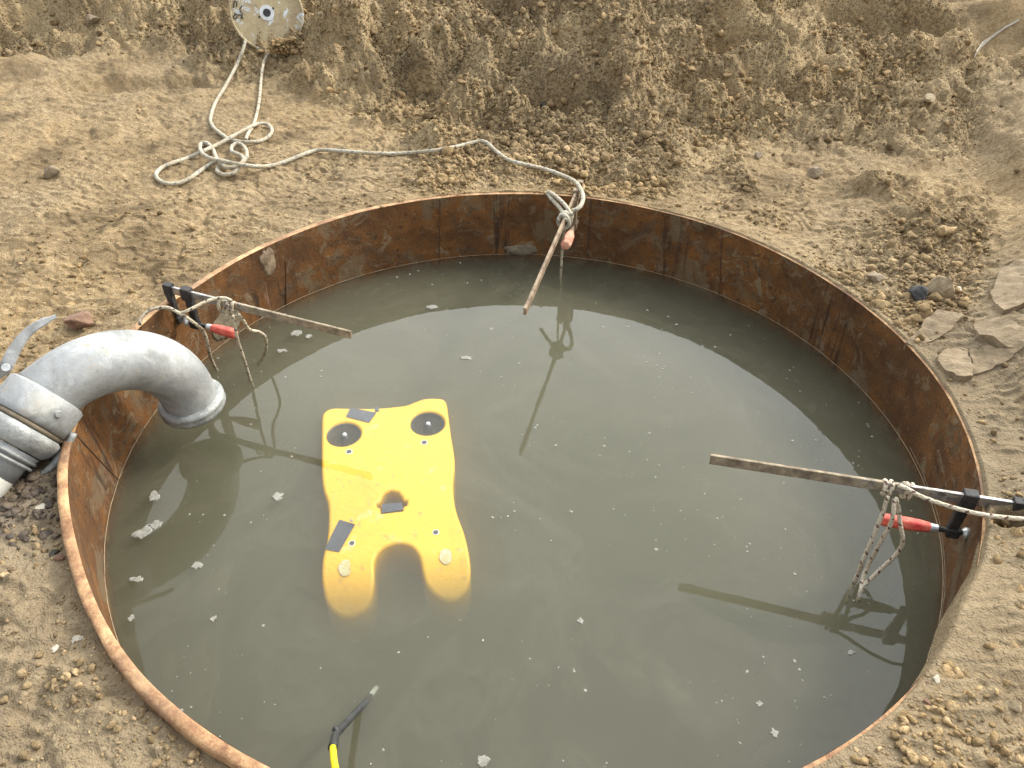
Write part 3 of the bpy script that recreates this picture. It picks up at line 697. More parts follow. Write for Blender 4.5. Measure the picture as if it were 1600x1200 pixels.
# ------------------------------------------------------------------ water
def build_water():
    m, n, b = mat('murky_water'); n.nodes.remove(b); out = [x for x in n.nodes if x.type == 'OUTPUT_MATERIAL'][0]
    tr = N(n, 'ShaderNodeBsdfTransparent'); gl = N(n, 'ShaderNodeBsdfGlossy'); gl.inputs['Roughness'].default_value = .0
    v = coords(n)
    bp = N(n, 'ShaderNodeBump'); bp.inputs['Distance'].default_value = .0012; bp.inputs['Strength'].default_value = .5; n.links.new(noise(n, v, 5, 3, .5), bp.inputs['Height'])
    n.links.new(bp.outputs[0], gl.inputs['Normal'])
    lw = N(n, 'ShaderNodeLayerWeight'); lw.inputs['Blend'].default_value = .5; n.links.new(bp.outputs[0], lw.inputs['Normal'])
    fr = math_(n, 'ADD', math_(n, 'MULTIPLY', math_(n, 'POWER', lw.outputs['Facing'], 4.4), .95), .024)
    mxs = N(n, 'ShaderNodeMixShader'); n.links.new(fr, mxs.inputs[0]); 
    # faint swirls of silt film lying on the surface
    df = N(n, 'ShaderNodeBsdfDiffuse'); df.inputs['Color'].default_value = (.22, .20, .14, 1)
    sw = ramp(n, noise(n, v, 2.0, 6, .55, 2.6), [(.47, 0.), (.53, .06), (.56, .015), (.68, .11)])
    ms2 = N(n, 'ShaderNodeMixShader'); n.links.new(sw, ms2.inputs[0]); n.links.new(tr.outputs[0], ms2.inputs[1]); n.links.new(df.outputs[0], ms2.inputs[2])
    n.links.new(ms2.outputs[0], mxs.inputs[1]); n.links.new(gl.outputs[0], mxs.inputs[2]); n.links.new(mxs.outputs[0], out.inputs['Surface'])
    vs = N(n, 'ShaderNodeVolumeScatter'); vs.inputs['Color'].default_value = (.96, .88, .665, 1); vs.inputs['Density'].default_value = 4.2; vs.inputs['Anisotropy'].default_value = .2
    va = N(n, 'ShaderNodeVolumeAbsorption'); va.inputs['Color'].default_value = (.26, .27, .06, 1); va.inputs['Density'].default_value = 7.5
    ad = N(n, 'ShaderNodeAddShader'); n.links.new(vs.outputs[0], ad.inputs[0]); n.links.new(va.outputs[0], ad.inputs[1]); n.links.new(ad.outputs[0], out.inputs['Volume'])
    bm = bmesh.new(); bmesh.ops.create_cone(bm, cap_ends=True, segments=128, radius1=S + .006, radius2=S + .006, depth=.9)
    o = bmesh_obj('water', bm, m); o.location = (0, 0, -.45); tag(o, kind='structure')
    bm = bmesh.new(); bmesh.ops.create_circle(bm, cap_ends=True, segments=64, radius=S + .02)
    o = bmesh_obj('pit_floor', bm, M_MUD); o.location = (0, 0, -.93); tag(o, kind='structure')
build_water()

def foam_blob(bm, c, r, seed, el=1., rot=0.):
    n = 36 if r > .008 else 9; c = Vector(c); vs = []
    ring = []
    for k in range(n):
        a = 2 * PI * k / n; rr = r * (1 + .65 * mnoise.noise(Vector((math.cos(a) * 1.5, math.sin(a) * 1.5, seed * 3.7))) + .22 * mnoise.noise(Vector((math.cos(a) * 4, math.sin(a) * 4, seed))) + .06 * mnoise.noise(Vector((math.cos(a) * 9, math.sin(a) * 9, seed))))
        x, y = rr * math.cos(a), rr * math.sin(a) * el; ring.append((x * math.cos(rot) - y * math.sin(rot), x * math.sin(rot) + y * math.cos(rot)))
    h = min(.0025, r * .25); top = [bm.verts.new((c.x + x * .85, c.y + y * .85, h)) for x, y in ring]; bot = [bm.verts.new((c.x + x, c.y + y, .0004)) for x, y in ring]
    bm.faces.new(top)
    for i in range(n): bm.faces.new((top[i], bot[i], bot[(i + 1) % n], top[(i + 1) % n]))
BIG = [(222, 832, 15, .55, .9, 'largest ragged foam patch, left of the yellow robot'), (243, 820, 9, .5, .1, 'curved foam fleck just right of the largest foam patch'), (240, 776, 9, .7, .4, 'oval foam patch below the pipe outlet, by the left wall'),
       (433, 777, 10, .5, .9, 'white leaf-shaped foam patch midway between left wall and robot'), (309, 884, 8, .8, .5, 'three-lobed white foam patch left of the robot legs'), (213, 905, 10, .45, .1, 'bean-shaped foam patch close to the left wall'),
       (463, 521, 8, .8, .2, 'foam patch directly under the left clamp bar'), (440, 548, 8, .4, .1, 'flat oval foam patch below the left clamp bar'), (482, 526, 5, .7, 0, 'small foam fleck right of the patch under the clamp bar'),
       (907, 970, 6, .9, .2, 'round white foam fleck right of the robot legs'), (728, 560, 10, .35, 0, 'elongated foam fleck in the middle, behind the robot'), (675, 480, 8, .45, .1, 'foam fleck near the back wall, left of the long bar'),
       (334, 967, 6, .6, .8, 'slim foam fleck on the bluish water at lower left'), (1210, 1146, 7, .7, -.8, 'oval foam fleck near the bottom edge at right'), (1186, 1100, 6, .6, .5, 'foam fleck just above the oval one at lower right'),
       (754, 1190, 10, .6, .2, 'foam patch cut by the bottom edge of the photo'), (205, 966, 5, .9, 0, 'foam fleck touching the dark reflection at lower left'), (1330, 1020, 6, .5, .4, 'foam fleck beside the reflected right clamp')]
for i, (px, py, rp, el, rot, lab) in enumerate(BIG):
    p = at(px, py, 0); k = (p - CAM).dot(FW) / FPX; bm = bmesh.new(); foam_blob(bm, p, rp * k, i + 3, min(1, el * 1.5), rot)
    tag(bmesh_obj('foam_patch', bm, M_FOAM), lab, 'foam patch', 'foam patches floating on the water')
bm = bmesh.new(); rr = random.Random(5)
for i in range(900):
    a = rr.uniform(0, 2 * PI); r = S * .97 * math.sqrt(rr.uniform(0, 1)); x, y = r * math.cos(a), r * math.sin(a)
    if -.76 < x < -.08 and -.72 < y < .28 and rr.random() < .85: continue
    if perlin(np.array([x * 2.2]), np.array([y * 2.2]), 33)[0] < -.12 + .4 * (rr.random() - .5): continue
    foam_blob(bm, (x, y, 0), .0013 + .0050 * rr.random() ** 4, i * .37, rr.uniform(.5, 1), rr.uniform(0, 3))
tag(bmesh_obj('foam_flecks', bm, M_FOAM), kind='stuff')
# dirty line where the water meets the wall
for zz, a0, a1, nm in ((.001, 0, 360, 1), (.016, -60, 2, 2)):
    pts = []
    for k in range(int((a1 - a0) * 1.5) + 1):
        a = math.radians(a0 + k / 1.5); r = 1.2995 + .0012 * mnoise.noise(Vector((math.cos(a) * 20, math.sin(a) * 20, zz * 50)))
        pts.append(Vector((r * math.cos(a), r * math.sin(a), zz + (.004 if nm == 2 else .0007) * mnoise.noise(Vector((math.cos(a) * 14, math.sin(a) * 14, 9))))))
    o = link('scum_line', sweep('scum_line', pts, lambda t: .0013, 5, False), M_TAN if nm == 1 else M_MUD, None, True); tag(o, kind='stuff')

# ------------------------------------------------------------------ underwater robot
def build_robot():
    yback, yfront, zb, zf = .19, -.62, -.0035, -.013
    A = at(600, 636, 0); B_ = at(600, 930, 0)
    # the plate's plane: tilts down towards the viewer
    tanp = (zf - zb) / (yfront - yback); nrm = Vector((0, -tanp, 1)).normalized()
    org = Vector((-.46, yback, zb)); ex = (Vector((1, .18, tanp * .18))).normalized(); ey = nrm.cross(ex)
    def hit(px, py, lower=0.):
        d = FW + RT * ((px - 800) / FPX) - UP * ((py - 600) / FPX); o_ = org - nrm * lower
        t = (o_ - CAM).dot(nrm) / d.dot(nrm); p = CAM + d * t - org; return p.dot(ex), p.dot(ey)
    root = empty('underwater_robot', org); root.rotation_mode = 'QUATERNION'
    root.rotation_quaternion = Matrix((ex, ey, nrm)).transposed().to_quaternion()
    tag(root, 'yellow underwater robot with two round thrusters, lying just below the water surface', 'underwater robot')
    out = [(503, 651), (508, 642), (520, 637), (547, 637), (589, 637), (631, 633), (646, 628), (664, 622), (688, 622), (697, 628), (700, 645), (704, 675), (710, 714), (710, 735), (708, 756), (710, 783), (715, 804), (725, 831), (731, 855), (735, 879), (734, 899), (724, 915), (706, 924), (685, 921), (667, 908), (660, 890), (655, 869), (643, 854), (622, 849), (601, 855), (588, 867), (584, 882), (584, 900), (580, 920), (570, 936), (551, 946), (532, 948), (514, 939), (505, 923), (502, 900), (504, 870), (510, 846), (513, 816), (512, 786), (506, 768), (503, 750), (502, 720), (502, 684)]
    O = [hit(*p) for p in out]
    y1 = hit(600, 862)[1]
    def sag(x, y): return -1.75 * max(0., y1 - y) ** 2
    def circ(px, py, rx, n=40):
        c = hit(px, py); e = hit(px + rx, py); r = math.hypot(e[0] - c[0], e[1] - c[1]); return c, r, [(c[0] + r * math.cos(2 * PI * k / n), c[1] + r * math.sin(2 * PI * k / n)) for k in range(n)]
    ducts = [circ(537, 678, 26.5), circ(668, 661, 26.5)]; bolts = [circ(545.5, 706, 5.2, 20), circ(663, 691.5, 5.2, 20), circ(550, 849, 5.2, 20), circ(681, 832, 5.2, 20)]
    slot = [hit(x, y) for x, y in ((596, 801), (595, 793), (589, 791), (588, 786), (595, 783), (597, 775), (603, 769), (612, 766), (622, 769), (628, 776), (630, 782), (636, 782), (636, 788), (629, 791), (629, 797))]
    cu = bpy.data.curves.new('body', 'CURVE'); cu.dimensions = '2D'; cu.fill_mode = 'BOTH'; cu.extrude = .058; cu.bevel_depth = .010; cu.bevel_resolution = 4; cu.offset = -.010
    def smooth_loop(P, n=4):
        Q = []; m_ = len(P)
        for i in range(m_):
            a, b_, c, d = (Vector((*P[(i + k - 1) % m_], 0)) for k in range(4))
            for k in range(n):
                t = k / n; Q.append(.5 * ((2 * b_) + (c - a) * t + (2 * a - 5 * b_ + 4 * c - d) * t * t + (3 * b_ - a - 3 * c + d) * t ** 3))
        return Q
    for loop in [smooth_loop(O)] + [[Vector((*p, 0)) for p in c[2]] for c in ducts] + [[Vector((*p, 0)) for p in slot]]:
        sp = cu.splines.new('POLY'); sp.points.add(len(loop) - 1); sp.use_cyclic_u = True
        for i, p in enumerate(loop): sp.points[i].co = (p.x, p.y, 0, 1)
    tmp = bpy.data.objects.new('tmp', cu); COL.objects.link(tmp); bpy.context.view_layer.update()
    me = bpy.data.meshes.new_from_object(tmp.evaluated_get(bpy.context.evaluated_depsgraph_get())); bpy.data.objects.remove(tmp)
    me.materials.clear(); me.name = 'float_body'
    bm = bmesh.new(); bm.from_mesh(me); bmesh.ops.remove_doubles(bm, verts=bm.verts, dist=.0002); bmesh.ops.triangulate(bm, faces=bm.faces)
    for it in range(3): bmesh.ops.subdivide_edges(bm, edges=[e for e in bm.edges if e.calc_length() > .035], cuts=1); bmesh.ops.triangulate(bm, faces=[f for f in bm.faces if len(f.verts) > 3])
    for v in bm.verts: v.co.z += sag(v.co.x, v.co.y)
    bm.to_mesh(me); bm.free()
    o = link('float_body', me, M_YEL, root, False); o.location = (0, 0, -.068)
    tag(o, 'bright yellow slab, square corners at the back and two rounded lobes in front')
    for c, r, _ in ducts:
        bm = bmesh.new(); n = 40
        ra = [(r * .985, .0), (r * .99, -.05), (r * .93, -.16), (r * .90, -.17), (r * .90, -.05), (r * .955, -.006)]
        vv = [[bm.verts.new((c[0] + q * math.cos(2 * PI * k / n), c[1] + q * math.sin(2 * PI * k / n), z - .004)) for q, z in ra] for k in range(n)]
        for k in range(n):
            for i in range(len(ra)): bm.faces.new((vv[k][i], vv[(k + 1) % n][i], vv[(k + 1) % n][(i + 1) % len(ra)], vv[k][(i + 1) % len(ra)]))
        dct = bmesh_obj('thruster_duct', bm, simple('grey_duct', (.06, .05, .04), (.13, .11, .09), 20, .5) if 'grey_duct' not in bpy.data.materials else bpy.data.materials['grey_duct'], root, True)
        bm = bmesh.new(); add_cyl(bm, (c[0], c[1], -.12), (c[0], c[1], -.05), r * .44, r * .40, 24); add_cyl(bm, (c[0], c[1], -.05), (c[0], c[1], -.006), r * .40, r * .2, 24)
        hub = bmesh_obj('thruster_hub', bm, M_RUBBER, dct, True)
        bm = bmesh.new(); bmesh.ops.create_uvsphere(bm, u_segments=16, v_segments=10, radius=r * .13, matrix=Matrix.Translation((c[0] + .002, c[1] + .002, -.006))); bmesh_obj('hub_tip', bm, M_WHITE, dct, True)
        for b3 in range(3):
            a = b3 * 2 * PI / 3 + .4; bm = bmesh.new(); R_ = Matrix.Rotation(a, 3, 'Z') @ Matrix.Rotation(.5, 3, 'X'); add_box(bm, Vector((c[0], c[1], -.10)) + Matrix.Rotation(a, 3, 'Z') @ Vector((r * .62, 0, 0)), (r * .5, r * .34, .004), R_); bmesh_obj('propeller_blade', bm, M_RUBBER, dct)
        bm = bmesh.new(); add_cyl(bm, (c[0], c[1], -.178), (c[0], c[1], -.17), r * .9, r * .9, 24); bmesh_obj('duct_grille', bm, M_HOLE, dct)
    for c, r, _ in bolts:
        bm = bmesh.new(); add_cyl(bm, (c[0], c[1], -.004), (c[0], c[1], .0012), r * 1.12, r * 1.05, 24); w_ = bmesh_obj('bolt_washer', bm, M_SCUFF, root, False)
        bm = bmesh.new(); add_cyl(bm, (c[0], c[1], -.002), (c[0], c[1], .0024), r * .82, r * .74, 24); bmesh_obj('bolt', bm, M_RUBBER, w_, False)
    cx = sum(p[0] for p in slot) / len(slot); cy_ = sum(p[1] for p in slot) / len(slot)
    bm = bmesh.new(); add_box(bm, (cx, cy_, -.05), (.05, .055, .02)); bmesh_obj('lifting_block', bm, M_HOLE, root, bevel=.004)
    bm = bmesh.new(); vs_ = [bm.verts.new((*hit(x, y), .0012)) for x, y in ((597, 788), (628, 786), (630, 797), (597, 802))]; f = bm.faces.new(vs_); g = bmesh.ops.extrude_face_region(bm, geom=[f]); [setattr(v, 'co', v.co + Vector((0, 0, .001))) for v in g['geom'] if isinstance(v, bmesh.types.BMVert)]
    bmesh_obj('tape_strip', bm, M_TAPE, root)
    for q in (((548, 637.5), (588, 645.5), (577, 661), (541, 651.5)), ((585.5, 636.8), (591, 636.5), (592.5, 643), (586, 644)), ((530.5, 812.5), (555, 820), (530, 863), (507.5, 858.5))):
        bm = bmesh.new(); vs_ = [bm.verts.new((*hit(x, y), .0012)) for x, y in q]; f = bm.faces.new(vs_); g = bmesh.ops.extrude_face_region(bm, geom=[f]); [setattr(v, 'co', v.co + Vector((0, 0, .0012))) for v in g['geom'] if isinstance(v, bmesh.types.BMVert)]
        bmesh_obj('tape_strip', bm, M_TAPE, root)
    for i, (x, y) in enumerate(((539.5, 887), (697, 869))):
        c = hit(x, y); bm = bmesh.new(); n = 22; v0 = [bm.verts.new((c[0] + .026 * (1 + .3 * mnoise.noise(Vector((math.cos(2 * PI * k / n) * 1.5, math.sin(2 * PI * k / n) * 1.5, i)))) * math.cos(2 * PI * k / n) * .7, c[1] + .026 * math.sin(2 * PI * k / n), .002 + sag(c[0], c[1] + .026 * math.sin(2 * PI * k / n)))) for k in range(n)]
        f = bm.faces.new(v0); g = bmesh.ops.extrude_face_region(bm, geom=[f]); [setattr(v, 'co', v.co + Vector((0, 0, .0015))) for v in g['geom'] if isinstance(v, bmesh.types.BMVert)]
        bmesh_obj('worn_patch', bm, M_WORN, root)
    xs = [p[0] for p in O]; ys = [p[1] for p in O]
    bm = bmesh.new()                                              # dark chassis under the float
    add_box(bm, ((min(xs) + max(xs)) / 2, (min(ys) + max(ys)) / 2 + .08, -.26), (.36, .62, .24)); bmesh_obj('chassis', bm, M_HOLE, root, bevel=.02)
build_robot()

# ------------------------------------------------------------------ clamps
def clamp(tip, heel, reach, slide, depth, mats, label, hlen=.12, bh=.028, lean=0., handle_r=.0145, bt=.0095, hs=.055):
    """bar from the free tip to the fixed jaw at heel; jaws hang below and grip the plate"""
    tip = Vector(tip); heel = Vector(heel); ex = (heel - tip).normalized(); L_ = (heel - tip).length
    ey = Vector((0, 0, 1)).cross(ex).normalized(); ez = ex.cross(ey)
    q = Quaternion(ex, lean); ey = q @ ey; ez = q @ ez
    root = empty('bar_clamp', heel); root.rotation_mode = 'QUATERNION'; root.rotation_quaternion = Matrix((ex, ey, ez)).transposed().to_quaternion()
    tag(root, label, 'clamp', 'bar clamps gripping the steel rim')
    mb, mj, mh = mats
    bm = bmesh.new(); add_box(bm, (-L_ / 2 + .012, 0, 0), (L_ + .024, bt, bh)); bar = bmesh_obj('bar', bm, mb, root, bevel=.0015)
    bm = bmesh.new(); add_box(bm, (0, 0, 0), (.030, .027, bh + .016)); add_box(bm, (.002, 0, -depth / 2 - .01), (.026, .021, depth), None, .8); add_box(bm, (-.010, 0, -depth), (.012, .026, .026))
    bmesh_obj('fixed_jaw', bm, mj, root, bevel=.003)
    sx = -slide; bm = bmesh.new(); add_box(bm, (sx, 0, 0), (.036, .030, bh + .018)); add_box(bm, (sx - .004, 0, -depth / 2 - .01), (.030, .021, depth - .01), Matrix.Rotation(.0, 3, 'Y'), .85); add_box(bm, (sx, 0, -depth), (.034, .028, .032))
    bmesh_obj('sliding_jaw', bm, mj, root, bevel=.004)
    ph = -depth; pad = sx + .030
    bm = bmesh.new(); pts = []
    add_cyl(bm, (pad, 0, ph), (sx - hs, 0, ph), .0065, n=14)
    for k in range(22): x0 = sx - .022 - k * .0024; add_cyl(bm, (x0, 0, ph), (x0 - .0012, 0, ph), .0078, .0066, 14)
    bmesh_obj('spindle', bm, M_BLACK if mj is M_BLACK else mj, root, True)
    bm = bmesh.new(); add_cyl(bm, (pad, 0, ph), (pad + .010, 0, ph), .017, .0155, 22); add_cyl(bm, (pad - .008, 0, ph), (pad, 0, ph), .009, .016, 22); bmesh_obj('pressure_pad', bm, M_FERR if mj is M_BLACK else mj, root, False, .001)
    h0 = sx - hs
    bm = bmesh.new(); add_cyl(bm, (h0 + .004, 0, ph), (h0 - .016, 0, ph), .0115, .0125, 20); fe = bmesh_obj('ferrule', bm, M_FERR if mj is M_BLACK else mj, root, False, .001)
    bm = bmesh.new(); prof = [(0, .0118), (.006, .0135), (.03, handle_r), (.06, handle_r * 1.06), (hlen - .015, handle_r * 1.08), (hlen - .004, handle_r * .98), (hlen, handle_r * .75), (hlen, 0.0001)]; n = 20; prev = None
    for dx, r_ in prof:
        ring = [bm.verts.new((h0 - .014 - dx, r_ * (1 + .06 * math.cos(6 * 2 * PI * k / n)) * math.cos(2 * PI * k / n), ph + r_ * (1 + .06 * math.cos(6 * 2 * PI * k / n)) * math.sin(2 * PI * k / n))) for k in range(n)]
        if prev: [bm.faces.new((prev[k], ring[k], ring[(k + 1) % n], prev[(k + 1) % n])) for k in range(n)]
        prev = ring
    bmesh_obj('handle', bm, mh, root, True)
    return root, ex, ey, ez
cR = clamp((.519, -.328, .290), at(1590, 792, .318), 0, .115, .125, (M_BARM, M_BLACK, M_RED), 'long bar clamp on the right rim, silver muddy bar and red handle', bh=.033, handle_r=.0165, hlen=.125, hs=.042)
cL = clamp(at(549, 523, .33), at(264, 452, .345), 0, .075, .125, (M_BARM, M_BLACK, M_RED), 'bar clamp on the left back rim beside the pipe elbow, red handle', handle_r=.0165, bh=.029, hlen=.10)
cB = clamp((-.012, .313, .334), at(906, 290, .345), 0, .085, .150, (M_RUSTBAR, M_RUSTBAR, M_REDFADE), 'rusty bar clamp on the far rim with a faded pink handle', hlen=.125, handle_r=.020, bt=.0115)

# ------------------------------------------------------------------ ropes
def rope(name, pts, r, mt, parent=None, n=10, step=None):
    return link(name, sweep(name, catmull(pts, step or r * .9), r, n), mt, parent, True)
def wraps(name, c, ax, r1, r2, rad, turns, pitch, mt, parent, up=Vector((0, 0, 1)), ph=0.):
    """coils round an axis"""
    ax = Vector(ax).normalized(); e2 = up - ax * up.dot(ax); e2.normalize(); e1 = ax.cross(e2); pts = []
    n = int(turns * 22)
    for k in range(n + 1):
        a = ph + 2 * PI * k / 22; pts.append(Vector(c) + ax * pitch * (k / 22 - turns / 2) + e1 * r1 * math.cos(a) + e2 * r2 * math.sin(a))
    return link(name, sweep(name, pts, rad, 10), mt, parent, True)
G = lambda x, y, l=.009: ground_at(x, y, l)

# long rope from the reel, over the soil to the far clamp
rp = tag(empty('long_rope', G(380, 240)), 'thick pale rope from the reel, tangled on soil, tied to the far clamp', 'rope')
rr_ = .0092
def gpts(L_, lift=.008):
    out = []
    for x, y, *t in L_:
        l_ = lift if len(t) == 0 else t[0]; g = G(x, y, l_)
        ox, oy = np.meshgrid((-.02, 0, .02), (-.02, 0, .02)); zz = float(terrain(g.x + ox.ravel(), g.y + oy.ravel()).mean() * .4 + terrain(g.x + ox.ravel(), g.y + oy.ravel()).max() * .6) + l_
        out.append(at(x, y, zz) - rp.location)
    return out
P1 = gpts([(384, 62, .03), (379, 80), (368, 105), (352, 135), (337, 160), (329, 185), (333, 198), (345, 209), (357, 217), (372, 221, .012), (390, 222, .012), (408, 220), (420, 213), (425, 204), (419, 195, .012), (405, 193, .014), (386, 201, .02), (362, 214, .026), (340, 226, .02), (318, 236, .03), (296, 246), (272, 254), (253, 262), (244, 272), (248, 281), (262, 287), (280, 286), (298, 278), (313, 267), (327, 258), (340, 252, .016), (352, 255, .022)])
rope('rope_run', P1, rr_, M_ROPE, rp)
P1b = gpts([(419, 84, .02), (412, 98), (408, 125), (406, 150), (402, 175), (396, 195, .008), (388, 208, .008), (384, 218, .008)])
tag(rope('rope_run', P1b, rr_ * .9, M_ROPE2, rp), 'muddy tan length half buried below the reel')
P2 = gpts([(352, 255, .02), (342, 260, .012), (340, 268, .012), (352, 273, .014), (365, 270, .02), (374, 261, .03), (381, 252, .03), (386, 242, .03), (382, 230, .02), (372, 224, .02), (363, 228, .02), (362, 236, .02), (370, 240, .025), (379, 245, .03), (380, 252, .04), (370, 259, .04), (355, 262, .035), (345, 255, .03), (338, 247, .03), (332, 232, .012), (322, 223, .012), (313, 226, .012), (315, 238, .04), (328, 247, .045), (350, 252, .045), (375, 257, .045), (400, 260, .03), (424, 259), (447, 252), (470, 243), (495, 235), (520, 235), (560, 238), (600, 240), (640, 239), (680, 235), (715, 229), (747, 221), (760, 223), (775, 236), (795, 250), (820, 257), (850, 264), (876, 273)])
Bz = .334
k1 = at(885, 338, Bz)
tail = [at(*p, z) - rp.location for *p, z in [(897, 283, .36), (908, 297, .372), (911, 310, .372), (907, 322, .365), (899, 328, .356), (892, 330, .35)]]
rope('rope_run', P2 + tail, rr_, M_ROPE, rp)
axB = cB[1]
for j in range(3):
    wraps('knot_coil', k1 - axB * (.012 + j * .019) - rp.location, (axB + Vector((.25 * (j - 1), 0, .12))), .024 - j * .001, .028, rr_, 1.15, .012, M_ROPE, rp, ph=j * 1.3)
rope('knot_loop', [at(*p, z) - rp.location for *p, z in [(893, 336, .36), (884, 322, .372), (872, 310, .372), (860, 301, .365), (856, 302, .355), (862, 311, .352), (872, 322, .352), (880, 333, .352), (884, 345, .35)]], rr_ * .9, M_ROPE, rp)
rope('rope_tail', [at(*p, z) - rp.location for *p, z in [(886, 345, .325), (882, 360, .27), (880, 375, .20), (878, 395, .12), (877, 415, .055), (876, 432, .0), (877, 450, -.06), (878, 470, -.13)]], rr_ * .62, M_ROPE2, rp)

# right rope
rq = tag(empty('right_rope', (1.0, -.43, .3)), 'thin flecked rope tied round the right clamp bar, looped into the water', 'rope')
rq.name = 'rope'
r2 = .0058
def wp(L_, o): return [at(x, y, z) - o.location for x, y, z in L_]
kz = .305
kc = at(1402, 764, .298); axR = cR[1]
for j, dx in enumerate((-.045, -.030, .006, .020)):
    wraps('knot_coil', at(1409 + dx * 620, 765.5 + dx * 90, .299) - rq.location, (axR + Vector((0, (.12, -.1, .2, .05)[j], 0))), .0125, .0225, r2, 1.05, .006, M_ROPE3, rq, ph=j)
rope('rope_run', wp([(1403, 758, .326), (1418, 764, .326), (1440, 776, .325), (1470, 787, .33), (1500, 796, .335), (1530, 803, .34), (1565, 808, .34), (1600, 811, .35), (1680, 818, .36), (1780, 828, .365)], rq), r2, M_ROPE3, rq)
rope('rope_loop', wp([(1387, 776, .30), (1380, 800, .25), (1372, 820, .21), (1362, 845, .16), (1350, 872, .10), (1341, 895, .04), (1334, 912, -.01), (1322, 940, -.08)], rq), r2, M_ROPE3, rq)
rope('rope_loop', wp([(1397, 780, .30), (1396, 800, .27), (1391, 820, .22), (1380, 840, .17), (1368, 862, .11), (1356, 885, .05), (1348, 905, .015), (1345, 922, .004), (1340, 940, -.03)], rq), r2, M_ROPE3, rq)
rope('rope_loop', wp([(1400, 779, .30), (1404, 795, .26), (1406, 815, .22), (1410, 838, .18), (1408, 855, .14), (1395, 872, .10), (1378, 888, .06), (1362, 903, .03), (1350, 915, .008), (1345, 926, -.01)], rq), r2, M_ROPE3, rq)

# left rope
rl = tag(empty('rope', at(355, 478, .33)), 'thin tan rope knotted to the left clamp, its loops hanging into the water', 'rope')
axL = cL[1]
for j, dx in enumerate((-.022, -.008, .022)):
    wraps('knot_coil', at(356 - dx * 430, 480.5 - dx * 120, .336) - rl.location, axL + Vector((0, .15 * (j - 1), 0)), .0125, .023 + .003 * (j == 0), r2, 1.05, .007, M_ROPE2, rl, ph=j * 2)
rope('rope_run', wp([(362, 470, .365), (352, 466, .372), (340, 466, .372), (325, 470, .37), (308, 478, .365), (292, 486, .36), (283, 489, .35)], rl), r2, M_ROPE2, rl)
rope('rope_run', wp([(218, 508, .31), (220, 498, .325), (232, 486, .34), (248, 481, .35), (263, 481, .355), (276, 487, .355), (290, 495, .34), (304, 505, .31), (314, 513, .27), (319, 520, .24), (323, 531, .2), (326, 545, .15), (329, 558, .09), (334, 570, .02), (340, 580, -.03)], rl), r2, M_ROPE2, rl)
rope('rope_loop', wp([(364, 493, .33), (367, 510, .28), (371, 530, .22), (378, 552, .15), (384, 570, .08), (390, 590, .005), (396, 606, -.06)], rl), r2, M_ROPE2, rl)
rope('rope_loop', wp([(373, 491, .33), (381, 502, .29), (386, 511, .25), (392, 516, .22), (405, 519, .19), (413, 525, .16), (416, 535, .12), (415, 548, .06), (411, 558, .01), (404, 570, -.04)], rl), r2, M_ROPE2, rl)

